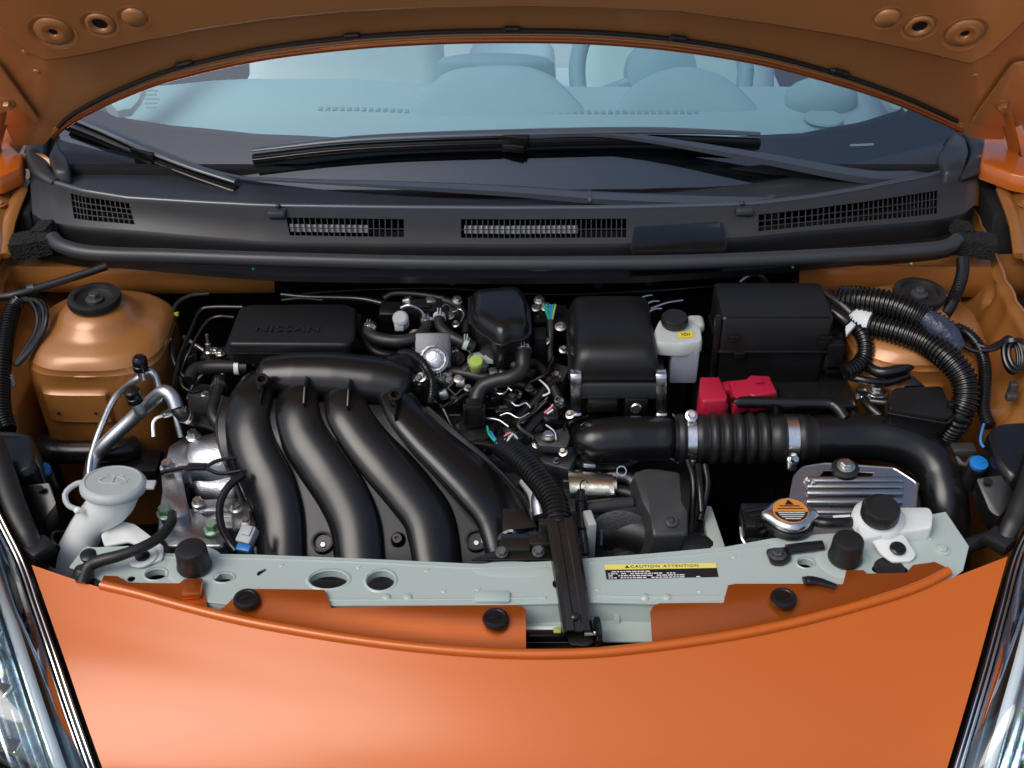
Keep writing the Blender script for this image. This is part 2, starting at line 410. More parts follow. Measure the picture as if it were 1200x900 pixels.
# ================================================================== car body: strut towers, inner fenders, firewall, added light-blocking floor
car = thing('car_body', 'orange painted body shell of the car around the engine bay', 'car body')
def strut_tower(cx, cy, zt, mir):
    rings = []; n = 260
    prof = [(.030, .002), (.036, 0), (.046, -.004), (.055, -.012), (.062, -.022), (.073, -.028), (.090, -.033), (.099, -.040), (.1035, -.050), (.1025, -.056), (.104, -.060)]
    prof += [(.103 - .008 * (k / 24), -.066 - .30 * k / 24) for k in range(1, 25) for _ in (0,)]
    hh = [q[1] for q in prof]; prof = prof[:11] + [(lerp(.102, .095, k / 70), -.066 - .30 * k / 70) for k in range(1, 71)]
    for r, h in prof:
        e = 2 + 2.2 * sstep(-.02, -.09, h); ring = []
        for j in range(n):
            th = 2 * math.pi * j / n; c, s = math.cos(th), math.sin(th)
            x = math.copysign(abs(c) ** (2 / e), c); y = math.copysign(abs(s) ** (2 / e), s)
            rr = r * (1 + (.10 if mir * c > 0 else 0) * 0)
            px = x * rr * 1.0; py = y * rr
            # pressed panel on the front wall
            if y < -.5 and h < -.07:
                k = sstep(-.075, -.068, px) * sstep(.030, .022, px) * sstep(-.085, -.092, h) * sstep(-.150, -.144, h)
                py -= .007 * k
            ring.append(V((cx + px, cy + py, zt + h)))
        rings.append(ring)
    return g_loft(rings[::-1])
LT = at(112, 356, .925); RT = at(1076, 350, .925)
for T, mir in ((LT, -1), (RT, 1)):
    tw = mk('strut_tower', strut_tower(T.x, T.y, T.z, mir), 'bay_orange', car, 30)
    mk('rubber_cap', [g_lathe([(.034, 0), (.0385, .002), (.040, .008), (.0385, .013), (.034, .0145), (.029, .0145), (.027, .009), (.018, .005), (.0, .005)], T + V((0, 0, .001)), seg=40)], 'rubber', tw)
    mk('strut_nut', [g_lathe([(.013, 0), (.013, .004), (.006, .006)], T + V((0, 0, .006)), seg=20)] + g_bolt(T + V((0, 0, .007)), s=.008, h=.012), 'dark_cast', tw)
    for dx, dz in ((-.052, -.125), (.004, -.125)):
        p = V((T.x + dx, T.y - .1085, T.z + dz)); mk('hole', g_lathe([(.0022, -.002), (.0022, .0012)], p, (0, -1, 0), 12), 'black_void', tw)
    p = V((T.x - mir * -.038, T.y - .075, T.z - .0405)); mk('slot', g_box(p, (.012, .004, .003), .001, (0, 0, 20 * mir)), 'black_void', tw)

def wall_grid(side):
    """inner fender: runs front to back beside the tower with pressed swages"""
    grid = []
    for i in range(121):
        y = .02 + .80 * i / 120; row = []
        for k in range(73):
            z = .52 + .40 * k / 72
            x = (.735 if side > 0 else .772) + .02 * sstep(.45, .8, y) + .025 * sstep(.80, .90, z) - .03 * sstep(.84, .80, z)
            for yy, zz, rr in ((.40, .87, .020), (.56, .88, .018), (.60, .80, .026), (.33, .80, .022)):
                d = math.hypot(y - yy, (z - zz) * .7); x += .010 * sstep(rr, rr * .6, d)
            for yy in (.47, .53, .66, .70): x -= .003 * math.exp(-((y - yy - .1 * (z - .8)) / .014) ** 2)
            x += .008 * sstep(.905, .915, z)
            row.append(V((side * x, y, z)))
        grid.append(row)
    return grid
for s in (-1, 1):
    mk('inner_fender', g_sheet(wall_grid(s), .004, (s, 0, 0)), 'bay_orange', car, 50)
    # top flange the fender bolts to
    fl = [V((s * .785, .03, .918)), V((s * .83, .02, .93)), V((s * .86, .45, .965)), V((s * .86, .80, .985)), V((s * .82, .80, .955)), V((s * .80, .45, .925))]
    mk('fender_flange', g_prism(fl if s > 0 else fl[::-1], (0, 0, -.006), .0015), 'bay_orange', car)
    for y in (.14, .33, .52, .70):
        x = s * interp([(0, .81), (.45, .832), (.8, .842)], y); z = interp([(0, .923), (.45, .945), (.8, .97)], y) + .002
        mk('flange_bolt', g_bolt((x, y, z), s=.006, h=.006), 'bay_orange', car)
    # outer fender sheet, turned over at the edge
    gr = []
    for i in range(21):
        y = -.02 + 1.15 * i / 20
        gr.append([V((s * (x0 + .035), y, interp([(0, .915), (.45, .975), (.9, 1.01), (1.2, 1.05)], y) - dz)) for x0, dz in ((.825, .03), (.83, .012), (.838, .002), (.85, .0), (.87, .012), (.885, .05), (.89, .25), (.885, .5))])
    mk('fender', g_sheet(gr, .003, (0, 0, -1)), 'body_orange', car, 60)
for s, q in ((-1, [(-30, 168), (8, 166), (26, 182), (24, 196), (-2, 208), (-40, 210)]), (1, [(1152, 161), (1176, 158), (1196, 184), (1230, 190), (1230, 212), (1188, 204), (1150, 190)])):
    o = roundpoly([at(a, b, 1.005) for a, b in q], .006, 3)
    mk('fender_tip', g_loft([shiftz(o, -.03), shiftz(o, -.003), shiftz(inset(o, .93), 0)]), 'body_orange', car, 60)
    mk('hinge_bracket', g_tube([at(600 + s * 575, 222, .965), at(600 + s * 590, 262, .95), at(600 + s * 596, 300, .935)], .012, 10, flat=.5), 'bay_orange', car)
# firewall, felt faced, and the plenum under the cowl
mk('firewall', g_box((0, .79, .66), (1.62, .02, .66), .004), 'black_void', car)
mk('light_blocking_tray', g_box((0, .35, .40), (1.60, .98, .02), .004), 'black_void', car)  # black tray added to keep light from below out of the bay
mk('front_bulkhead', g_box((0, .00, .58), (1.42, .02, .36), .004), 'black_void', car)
# orange cross beam below the cowl, left and right of the dark middle
def beam(px0, px1, r0, r1, z, y):
    pts = []
    n = 12
    grid = []
    for i in range(n + 1):
        px = px0 + (px1 - px0) * i / n
        top = aty(px, r0 + 4 * math.sin(i / n * 2.2), y); bot = aty(px, r1 + 4 * math.sin(i / n * 2.4), y)
        grid.append([top + V((0, .03, .004)), top + V((0, .004, 0)), top, top.lerp(bot, .5) + V((0, -.006, 0)), bot, bot + V((0, .004, -.003)), bot + V((0, .05, -.006))])
    return g_sheet(grid, .003, (0, 1, 0))
for s in (-1, 1):
    mk('side_gap_shade', g_loft([[V((s * x, y, z)) for x, y, z in ((.775, .62, .80), (.775, .98, .80), (.835, .98, .80), (.835, .62, .80))], [V((s * x, y, z)) for x, y, z in ((.795, .70, .95), (.795, .98, .97), (.83, .98, .97), (.83, .70, .95))]], .004), 'black_void', car)  # dark plate put in as the shade of the side gap
mk('cross_beam', beam(-20, 322, 311, 340, .9, .60), 'bay_orange', car, 50)
mk('cross_beam', beam(936, 1215, 309, 344, .9, .60), 'bay_orange', car, 50)
for px, py in ((120, 316), (297, 315), (499, 321), (929, 313), (1068, 309)):
    p = aty(px, py, .555); mk('grommet', g_sphere(p, .0022, 10, 6), 'green_dot', car)

# ================================================================== hood, propped open
HO = V((0, .80, 1.054)); HT = V((0, -.465, .885)).normalized(); HN = V((0, -HT.z, HT.y)); HN = V((0, -.885, -.465)).normalized()
def hp(px, py, off=0.0): return onp(px, py, HO + HN * off, HN)
def hxt(p): return (p.x, (p - HO).dot(HT))
def h3(x, t, off=0.0): return HO + V((x, 0, 0)) + HT * t + HN * off
HM = Matrix(((1, 0, 0, 0), (0, HT.y, HN.y, 0), (0, HT.z, HN.z, 0), (0, 0, 0, 1)))
def hmat(off): return Matrix.Translation(HO + HN * off) @ HM
hood = thing('hood', 'open orange hood seen from below, arching over the windshield', 'hood')
edge_px = [(52, 172), (62, 160), (75, 148), (100, 133), (140, 114), (200, 92), (300, 69), (400, 56), (500, 49), (600, 47), (700, 49), (800, 58), (900, 75), (1000, 102), (1060, 123), (1100, 140), (1128, 153), (1140, 165)]
EX = [hxt(hp(*p)) for p in edge_px]
def tedge(x):
    return interp(EX, x)
XL, XR = EX[0][0], EX[-1][0]
def hood_sheet(off, up, t0, m=26, crown=0.0):
    grid = []
    for i in range(65):
        u = i / 64; x = XL - .05 + (XR - XL + .10) * u
        a = tedge(x) + t0; b = up * (1 - .10 * (2 * u - 1) ** 2)
        xx = x
        row = []
        for k in range(m):
            v = k / (m - 1); t = a + (b - a) * v
            row.append(h3(xx * (1 - .10 * v), t, off - crown * (1 - (2 * u - 1) ** 2)))
        grid.append(row)
    return grid
mk('outer_skin', g_sheet(hood_sheet(-.022, 1.0, -.004, crown=.02), .0015, HN), 'body_orange', hood, 60)
mk('inner_panel', g_sheet(hood_sheet(0, .97, .004), .0015, -HN), 'hood_orange', hood, 60)
# hem rolled round the rear edge
for dp, off, r, m in ((0, -.008, .0050, 'flange_orange'), (4, .000, .0020, 'hood_orange'), (7, .000, .0020, 'hood_orange')):
    pts = [hp(px, py - dp, off) for px, py in edge_px[1:-1]]
    mk('hem', g_tube(pts, r, 10, n=140), m, hood)
# black seal with local clips
pts = [hp(px + (600 - px) * .012, py - 11, .004) for px, py in edge_px[1:-1]]
sl = mk('seal_strip', g_tube(pts, .0042, 10, n=140, flat=.9), 'rubber', hood)
for px in (215, 412, 600, 795, 985):
    py = interp(edge_px, px) - 12
    a, b = hp(px - 12, interp(edge_px, px - 12) - 13, .006), hp(px + 12, interp(edge_px, px + 12) - 13, .006)
    mk('clip', g_tube([a, b], .005, 10, dome=.006), 'rubber', sl)
# raised reinforcement of the inner panel
rp = [(52, 70), (100, 63), (160, 49), (230, 34), (310, 22), (400, 13), (500, 8), (600, 6), (700, 8), (800, 13), (900, 27), (1000, 43), (1067, 57), (1137, 74)]
RX = [hxt(hp(px, py, .024)) for px, py in rp]
top = [(RX[-1][0] + .02, RX[-1][1] + .02), (RX[-1][0] + .05, RX[-1][1] + .10), (RX[-1][0] - .02, .86), (RX[0][0] + .02, .86), (RX[0][0] - .05, RX[0][1] + .10), (RX[0][0] - .02, RX[0][1] + .02)]
def circ_xt(px, py, r): x, t = hxt(hp(px, py, .024)); return ell(x, t, r, r, 28)
hole_px = [(62, 38, .0065), (117, 29, .0105), (1078, 32, .0105), (1131, 40, .0065)]
mk('reinforcement', g_curve2d(RX + top, [circ_xt(a, b, .034 if r < .008 else .027) for a, b, r in hole_px] + [circ_xt(a, b, .023) for a, b in ((157, 21), (1040, 22))], hmat(.010), .028, .007), 'hood_orange', hood, 45)
for px, py, r in hole_px:
    p = hp(px, py, .024); big = .036 if r < .008 else .028
    mk('pressed_boss', g_lathe([(big, .0005), (big * .97, -.006), (big * .86, -.007), (big * .78, -.002), (big * .72, .0015), (r * 1.5, .002), (r * 1.1, .0), (r, -.006)], p, HN, 40, open0=True), 'hood_orange', hood, 60)
    mk('hole', g_lathe([(r * 1.02, .0012), (.0005, .0013)], p - HN * .004, HN, 24), 'black_void', hood)
for px, py in ((157, 21), (1040, 22)):
    p = hp(px, py, .024)
    mk('pressed_boss', g_lathe([(.0245, .0005), (.023, -.006), (.0205, -.006), (.018, .0), (.015, .004), (.0005, .005)], p, HN, 36, open0=True), 'hood_orange', hood, 60)
for px, py in ((30, 61), (43, 84), (2, 30), (1182, 36), (1161, 62), (1143, 89)):
    mk('spot_weld', g_lathe([(.006, 0), (.0045, .002), (.0005, .0026)], hp(px, py, .0), HN, 18), 'hood_orange', hood)
# corner frames with bolts and the hinges
for s, q in ((-1, [(-60, -80), (8, 8), (52, 74), (74, 78), (76, 96), (58, 122), (20, 150), (-60, 150)]), (1, [(1260, -60), (1195, 0), (1050, 30), (1012, 74), (1095, 112), (1150, 135), (1175, 150), (1260, 150)])):
    pass
for s, bx, by in ((-1, 10, 118), (1, 1174, 120)):
    p = hp(bx, by, .004)
    mk('hinge_plate', g_prism(roundpoly([p + V((s * a, 0, 0)) + HT * b for a, b in ((-.035, -.05), (.05, -.06), (.06, .11), (-.02, .10))], .012), HN * .005, .001), 'hood_orange', hood)
    b1 = mk('hinge_bolt', g_bolt(p + HN * .005, HN, .008, .011, 1.55), 'bay_orange', hood)
    arm = [hp(bx + s * 4, by + 10, .006), hp(bx + s * 14, by + 70, .012), V((s * .79, .80, .99)), V((s * .785, .76, .93))]
    mk('hinge_arm', g_tube(arm, .013, 8, flat=.35), 'bay_orange', hood)

# ================================================================== windshield
def zglass(x, y):
    yb = .70 + .20 * (x / .81) ** 2; return .962 + .018 * (x / .81) ** 2 + (y - yb) * math.tan(R(30)) - .02 * max(0, y - yb) ** 2
def gp(px, py, off=0.0):
    d = ray(px, py); lo, hi = 1.5, 4.5
    for _ in range(50):
        m_ = (lo + hi) / 2; p = CAM + d * m_
        if p.z - zglass(p.x, p.y) - off > 0: lo = m_
        else: hi = m_
    return CAM + d * lo
ws = thing('windshield', 'curved windshield reflecting blue sky above the cowl', 'windshield')
gr = []
for i in range(97):
    x = -.80 + 1.6 * i / 96; yb = .70 + .20 * (x / .81) ** 2
    gr.append([V((x, yb + .045 * k, zglass(x, yb + .045 * k))) for k in range(21)])
mk('glass', g_sheet(gr), 'windshield_glass', ws, 60)
frit_px = [(92, 105), (112, 122), (135, 132), (200, 142), (300, 152), (450, 160), (600, 163), (800, 160), (940, 151), (1010, 138), (1055, 124), (1072, 108)]
FX = []
for p in frit_px:
    q = gp(*p); FX.append((q.x, q.y))
gr = []
for i in range(97):
    x = -.80 + 1.6 * i / 96; yb = .70 + .20 * (x / .81) ** 2
    y1 = interp(FX, x) if FX[0][0] <= x <= FX[-1][0] else 1.6
    gr.append([V((x, lerp(yb - .01, y1, k / 10), zglass(x, lerp(yb - .01, y1, k / 10)) - .008)) for k in range(11)])
mk('frit_band', g_sheet(gr), 'frit', ws, 60)
# small printed mark and a clear plate in the corners
for px, py, w_, h_, n_ in ((177, 117, .05, .003, 5), (1010, 171, .045, .004, 1)):
    for k in range(n_):
        q = gp(px, py + (k - 2) * 5 if n_ > 1 else py, .0005); e = gp(px + 20, py + (k - 2) * 5 if n_ > 1 else py - 1, .0005); xd = (e - q).normalized()
        L_ = w_ * (random.uniform(.4, 1) if n_ > 1 else 1)
        o4 = [q + xd * a + V((0, .5, .5)).normalized() * b for a, b in ((-L_ / 2, 0), (L_ / 2, 0), (L_ / 2, h_), (-L_ / 2, h_))]
        mk('printed_mark', (o4, [(0, 1, 2, 3)]), 'print_blue', ws)

# ================================================================== cabin behind the glass
dash = thing('dashboard', 'pale dashboard with raised centre hood seen through the windshield', 'dashboard')
def dz(x, y):
    z = .958 + .03 * (y - .9)
    z += .016 * math.exp(-(((x + .42) / .22) ** 4)) * sstep(1.0, 1.12, y)
    z -= .20 * sstep(1.17, 1.27, y)
    return z
def soft_pad(nm, pp, zs, m):
    pad = roundpoly([at(px, py, z) for (px, py), z in zip(pp, zs)], .035, 6)
    mk(nm, g_loft([shiftz(inset(pad, 1.16), -.07), shiftz(inset(pad, 1.09), -.035), shiftz(inset(pad, 1.03), -.014), shiftz(inset(pad, .96), -.004), shiftz(inset(pad, .86), .002), shiftz(inset(pad, .7), .006), shiftz(inset(pad, .4), .008)]), m, dash, 70)
gr = []
for i in range(161):
    x = -.72 + 1.44 * i / 160; y0 = .78 + .14 * (x / .72) ** 2
    gr.append([V((x, y0 + .008 * k, min(dz(x, y0 + .008 * k), zglass(x, y0 + .008 * k) - .015))) for k in range(62)])
mk('dash_top', g_sheet(gr, .02), 'dash', dash, 60)
for a, b in ((372, 590), (602, 820)):
    sl = []; n = 26
    for i in range(n):
        px = a + (b - a) * (i + .5) / n; q = at(px, 134, .96); q.z = dz(q.x, q.y) + .001
        sl.append(g_box(q, (.0085, .012, .004), .001))
    vent = mk('defrost_vent', sl, 'dash_dark', dash); vent['kind'] = 'stuff'
def hump(px, py, z, prof, m, nm, sy=.55):
    c = at(px, py, z)
    mk(nm, g_loft([[c + V((math.cos(t) * a, math.sin(t) * a * sy + dy, h)) for t in [2 * math.pi * k / 40 for k in range(40)]] for a, dy, h in prof]), m, dash, 60)
soft_pad('centre_pad', [(462, 136), (500, 98), (520, 80), (570, 74), (620, 75), (648, 84), (672, 106), (694, 134)], [.965, .985, 1.0, 1.005, 1.005, 1.0, .985, .965], 'dash_shaded')
hump(580, 72, 1.0, ((.12, 0, -.05), (.115, 0, -.004), (.105, .0, .006), (.08, .0, .011), (.03, 0, .013)), 'dash_dark', 'display_hood', .20)
soft_pad('instrument_hood', [(716, 132), (730, 104), (760, 84), (800, 74), (845, 82), (876, 106), (896, 130)], [.965, .985, 1.0, 1.01, 1.0, .985, .965], 'dash_shaded')
vc = at(962, 116, .975)
mk('side_vent', g_sphere(vc, .058, sc=(1.2, .8, .7)), 'dash_shaded', dash, 60)
mk('speaker_cover', g_lathe([(.036, 0), (.035, .003), (.0005, .0035)], at(965, 139, .968), seg=32), 'dash_shaded', dash)
mk('glove_line', g_tube(path((250, 124, .962), (330, 114, .964), (400, 110, .966), (455, 112, .966)), .004, 8), 'dash_shaded', dash)
sw = thing('steering_wheel', 'dark steering wheel rim behind the instrument hood', 'steering wheel')
cw = aty(775, 84, 1.27); wa = V((0, -.80, .6)).normalized(); wx = V((1, 0, 0)); wy = wa.cross(wx)
mk('rim', g_tube([cw + wx * math.cos(t) * .17 + wy * math.sin(t) * .17 for t in [2 * math.pi * k / 24 for k in range(25)]], .017, 12, n=90), 'dash_dark', sw)
mk('hub', g_lathe([(.075, -.02), (.07, .015), (.03, .03)], cw, wa), 'dash_dark', sw)
for a in (200, 340, 270):
    mk('spoke', g_tube([cw, cw + wx * math.cos(R(a)) * .16 + wy * math.sin(R(a)) * .16], .014, 8), 'dash_dark', sw)
for s, lab in ((-.40, 'pale fabric seat behind the dashboard on the left'), (.40, 'pale fabric seat behind the steering wheel')):
    st = thing('seat', lab, 'seat', 'front seats')
    mk('backrest', g_box((s, 1.80, .86), (.50, .16, .72), .06, (-14, 0, 0), (.85, .8), segs=4), 'seat', st, 60)
    mk('headrest', g_box((s, 1.90, 1.32), (.26, .11, .17), .04, (-10, 0, 0), segs=4), 'seat', st, 60)
    mk('cushion', g_box((s, 1.55, .58), (.50, .50, .16), .05, segs=4), 'seat', st, 60)
mk('cabin_backdrop', g_box((0, 2.0, .52), (1.5, 1.5, .04), .01), 'dash', dash)  # pale slab added to lighten the dark gaps between the seats
mk('console', g_box((0, 1.6, .62), (.22, .8, .26), .04, segs=4), 'dash_shaded', dash, 60)
mk('rear_bench', g_box((0, 2.45, .78), (1.3, .25, .6), .06, (-10, 0, 0), segs=4), 'seat', dash, 60)
for s in (-1, 1):
    a = [gp(600 + s * 470, 128, -.02), gp(600 + s * 440, 85, -.03), V((s * .60, 1.55, 1.42)), V((s * .56, 1.9, 1.6))]
    mk('pillar_trim', g_tube(a, [.03, .035, .04, .04], 10, flat=.6), 'seat', dash)

# ================================================================== cowl panel below the windshield
cowl = thing('cowl_panel', 'dark grey plastic cowl panel with slotted vents below the windshield', 'cowl')
lip_px = [(34, 178), (45, 200), (62, 213), (100, 224), (150, 232), (230, 237), (310, 241), (450, 243), (600, 244), (740, 243), (880, 239), (950, 231), (1010, 221), (1060, 211), (1100, 203), (1135, 188), (1150, 170)]
bot_px = [(38, 250), (50, 258), (70, 262), (105, 266), (160, 270), (240, 277), (320, 283), (450, 285), (600, 286), (740, 285), (880, 277), (950, 270), (1010, 265), (1060, 261), (1100, 257), (1130, 250), (1142, 240)]
def cw_pt(u, v):
    n = len(lip_px) - 1; k = min(int(u * n), n - 1); t = u * n - k
    a = at(*[lerp(lip_px[k][i], lip_px[k + 1][i], t) for i in (0, 1)], .985); b = at(*[lerp(bot_px[k][i], bot_px[k + 1][i], t) for i in (0, 1)], .958)
    return b.lerp(a, v) + V((0, 0, .004 * math.sin(math.pi * v)))
def cowl_uv(px, py):
    """face coordinates of a sighted point"""
    best = None
    for i in range(401):
        u = i / 400
        n = len(lip_px) - 1; k = min(int(u * n), n - 1); t = u * n - k
        a = [lerp(lip_px[k][j], lip_px[k + 1][j], t) for j in (0, 1)]; b = [lerp(bot_px[k][j], bot_px[k + 1][j], t) for j in (0, 1)]
        v = (b[1] - py) / (b[1] - a[1]); x = lerp(b[0], a[0], v)
        if best is None or abs(x - px) < best[0]: best = (abs(x - px), u, v)
    return best[1], best[2]
# vents: quads of the face left open behind bars (px corners: top-left, top-right, bottom-right, bottom-left)
vents = [((88, 229), (153, 240), (153, 259), (88, 263), 13, 4), ((342, 257), (476, 260), (476, 279), (342, 277), 20, 2), ((541, 260), (736, 258), (736, 279), (541, 280), 32, 2), ((889, 252), (1099, 229), (1097, 257), (889, 268), 34, 3)]
VU = []
for q in vents:
    c = [cowl_uv(*p) for p in q[:4]]; VU.append((min(c[0][0], c[3][0]), max(c[1][0], c[2][0]), max(.1, (c[3][1] + c[2][1]) / 2), min(.85, (c[0][1] + c[1][1]) / 2)))
us = sorted(set([i / 120 for i in range(121)] + [u for q in VU for u in q[:2]])); 
vsl = [0, .06, .12, .2, .3, .4, .5, .6, .7, .8, .9, .96, 1.0]
vals = sorted(set(vsl + [v for q in VU for v in q[2:]]))
verts = {}; fv = []; ff = []
def vid(u, v):
    if (u, v) not in verts: verts[(u, v)] = len(fv); fv.append(cw_pt(u, v))
    return verts[(u, v)]
for u0, u1 in zip(us, us[1:]):
    for v0, v1 in zip(vals, vals[1:]):
        um, vm = (u0 + u1) / 2, (v0 + v1) / 2
        if any(q[0] < um < q[1] and q[2] < vm < q[3] for q in VU): continue
        ff.append((vid(u0, v0), vid(u1, v0), vid(u1, v1), vid(u0, v1)))
mk('face', (fv, ff), 'cowl_plastic', cowl, 60)
mk('lip', g_tube([cw_pt(i / 60, 1.0) for i in range(61)], .0042, 10, n=240, sub=2), 'wiper_paint', cowl)
for q, vq in zip(VU, vents):
    u0, u1, v0, v1 = q
    fr = []
    for k in range(vq[4] + 1):
        u = u0 + (u1 - u0) * k / vq[4]; a, b = cw_pt(u, v0) + V((0, 0, -.001)), cw_pt(u, v1) + V((0, 0, -.001))
        mid = (a + b) / 2; d = b - a
        fr.append(g_prism([a + V((-.0008, 0, 0)), b + V((-.0008, 0, 0)), b + V((.0008, 0, 0)), a + V((.0008, 0, 0))], (0, 0, -.008), 0))
    for k in range(1, vq[5]):
        v = v0 + (v1 - v0) * k / vq[5]
        fr.append(g_tube([cw_pt(u0 + (u1 - u0) * j / 8, v) + V((0, 0, -.003)) for j in range(9)], .0010, 6, n=40))
    o = mk('vent_grille', fr, 'cowl_plastic', cowl, 30); o['kind'] = 'stuff'
    mk('vent_duct', g_sheet([[cw_pt(u0 + (u1 - u0) * j / 12, v0 - .03) + V((0, -.004, -.035)), cw_pt(u0 + (u1 - u0) * j / 12, v1 + .03) + V((0, .01, -.03))] for j in range(13)], .002), 'black_void', cowl)
    if vq[4] in (20, 32):       # pale filter mesh seen in the middle vents
        mk('filter_strip', g_sheet([[cw_pt(lerp(u0, u1, .02 + .68 * j / 12), lerp(v0, v1, .52)) + V((0, 0, -.010)), cw_pt(lerp(u0, u1, .02 + .68 * j / 12), lerp(v0, v1, .98)) + V((0, 0, -.011))] for j in range(13)], .001), 'cap_grey', cowl)
# black gutter between the face and the seal, ledge behind the lip down to the glass
gr = []
for i in range(61):
    b = cw_pt(i / 60, 0); gr.append([b, b + V((0, -.004, -.006)), b + V((0, -.006, -.03)), b + V((0, -.045, -.034)), b + V((0, -.046, -.045))])
mk('gutter', g_sheet(gr, .003, (0, 1, 0)), 'matte_plastic', cowl, 40)
gr = []
for i in range(61):
    a = cw_pt(i / 60, 1); y1 = .70 + .20 * (a.x / .81) ** 2 + .02
    gr.append([a, a + V((0, .004, .001)), a + V((0, .012, -.008)), V((a.x, y1, zglass(a.x, y1) - .006))])
mk('ledge', g_sheet(gr), 'cowl_plastic', cowl, 40)
for px, py in ((326, 243), (870, 240)):
    q = at(px, py, .987)
    mk('clip', [g_box(q + V((0, -.010, -.004)), (.027, .030, .010), .002, (-14, 0, 0)), g_sphere(q + V((0, .002, .0015)), .004, 12, 6)], 'cowl_plastic', cowl)
mk('access_cover', g_prism(roundpoly(path((745, 259, .974), (846, 257, .974), (853, 292, .966), (738, 294, .966)), .008), (0, 0, -.03), .004), 'gloss_black', cowl)
# rubber hood seal along the front of the cowl
sealp = path((62, 279, .957), (72, 288, .955), (110, 297, .952), (200, 300, .95), (320, 304, .95), (480, 308, .95), (640, 309, .95), (800, 307, .95), (930, 302, .951), (1040, 296, .953), (1105, 290, .955), (1122, 281, .958))
ck = mk('hood_seal', [g_tube(sealp, .0118, 18, n=160)], 'cowl_plastic')
tag(ck, 'long dark rubber hood seal tube running along the front of the cowl', 'seal')
def g_lump(c, size, amp, rot=None, n=7, seed=1):
    """block of foam: subdivided box with a torn surface"""
    rnd = random.Random(seed); bm = bmesh.new(); bmesh.ops.create_cube(bm, size=1)
    bmesh.ops.subdivide_edges(bm, edges=bm.edges[:], cuts=n, use_grid_fill=True)
    for v in bm.verts:
        v.co = V((v.co.x * size[0] + rnd.uniform(-amp, amp), v.co.y * size[1] + rnd.uniform(-amp, amp), v.co.z * size[2] + rnd.uniform(-amp, amp)))
    from mathutils import Euler
    M = Euler([R(a) for a in rot]).to_matrix() if rot else Matrix.Identity(3)
    for v in bm.verts: v.co = M @ v.co + V(c)
    return bm_out(bm)
for s, px, lab in ((-1, 38, 'grey black foam block at the left end of the cowl'), (1, 1142, 'grey black foam block at the right end of the cowl')):
    f = mk('foam_block', [g_lump(at(px, 286, .945), (.062, .04, .028), .0012, (0, 6 * s, -8 * s), 18, seed=3 + s), g_lump(at(px - s * 14, 270, .955), (.028, .03, .020), .0010, (6, 12 * s, 12 * s), 12, 8 + s)], 'foam', ang=25)
    tag(f, lab, 'foam block', 'foam blocks at the cowl ends')
# rubber corner pieces between cowl, pillar and hood
for s, q in ((-1, [(70, 138), (52, 155), (42, 176), (48, 200), (66, 214)]), (1, [(1112, 140), (1138, 158), (1148, 176), (1142, 196), (1122, 208)])):
    t = thing('corner_seal', 'moulded grey rubber corner piece at the %s end of the windshield base' % ('left' if s < 0 else 'right'), 'seal', 'corner seals')
    mk('edge', g_tube([at(a, b, 1.0 - .004 * k) for k, (a, b) in enumerate(q)], [.010, .016, .019, .017, .010], 14, flat=.7), 'cowl_plastic', t, 60)
    c = [(66, 165), (56, 184), (64, 203), (82, 202), (80, 186), (72, 176)] if s < 0 else [(1118, 152), (1098, 182), (1108, 203), (1128, 200), (1136, 178), (1132, 162)]
    o = roundpoly([at(a, b, 1.0) for a, b in c], .01, 4)
    mk('pad', g_loft([shiftz(o, -.04), shiftz(o, -.004), shiftz(inset(o, .9), .002), shiftz(inset(o, .7), .004)]), 'cowl_plastic', t, 60)

# ================================================================== wipers
def wiper(label, arm_px, arm_r, blade_px, conn, piv):
    t = thing('wiper', label, 'wiper', 'windshield wipers')
    bp = [gp(px, py + 3, .020) for px, py in blade_px]
    mk('blade', [g_tube(bp, .0100, 10, n=80, flat=.8)], 'gloss_black', t)
    mk('spoiler', [g_tube([p + V((0, .004, .014)) for p in bp], [.005, .0085, .0095, .0095, .0085, .005], 12, n=80, flat=.6)], 'wiper_paint', t)
    mk('rubber_edge', [g_tube([p + V((0, -.003, -.010)) for p in bp], .0028, 6, n=60)], 'rubber', t)
    ap = [gp(px, py, off) for px, py, off in arm_px]; arm_r = [r * 1.2 for r in arm_r]
    mk('arm', g_tube(ap, arm_r, 6, n=90, flat=.62), 'wiper_paint', t, 28)
    c = gp(*conn, .026); xd = (gp(conn[0] + 20, conn[1] + (4 if conn[0] > 400 else 9), .026) - c); rz = math.degrees(math.atan2(xd.y, xd.x))
    mk('connector', [g_box(c, (.052, .018, .020), .003, (0, 0, rz)), g_box(c + V((0, -.006, -.012)), (.040, .014, .014), .003, (0, 0, rz))], 'gloss_black', t)
    p = gp(*piv, .030)
    mk('pivot_cap', g_lathe([(.020, -.03), (.021, -.006), (.019, .002), (.012, .007), (.0005, .009)], p, (0, -.3, .95), 24), 'wiper_paint', t)
    return t
w1 = wiper('long windshield wiper with its arm pivoting at the right corner', [(1112, 203, .034), (1050, 208, .034), (1000, 205, .034), (880, 183, .030), (760, 163, .028), (690, 157, .030), (610, 160, .030)], [.015, .016, .0145, .012, .009, .006, .006],
           [(297, 183), (420, 170), (600, 163), (760, 160), (890, 164)], (602, 163), (1112, 202))
w2 = wiper('shorter windshield wiper slanting down across the left corner', [(905, 238, .030), (800, 236, .030), (690, 231, .030), (600, 224, .028), (470, 217, .026), (330, 211, .026), (272, 206, .026), (180, 180, .028)], [.014, .0145, .0125, .011, .0085, .005, .0035, .003],
           [(74, 140), (120, 158), (165, 178), (220, 200), (277, 220)], (170, 181), (905, 238))
for t, a in ((w1, (1003, 206)), (w2, (690, 231))):
    p = gp(*a, .030); mk('hinge_pin', g_lathe([(.0165, -.003), (.0165, .003)], p, (1, 0, -.05), 20, sy=.6), 'wiper_paint', t)
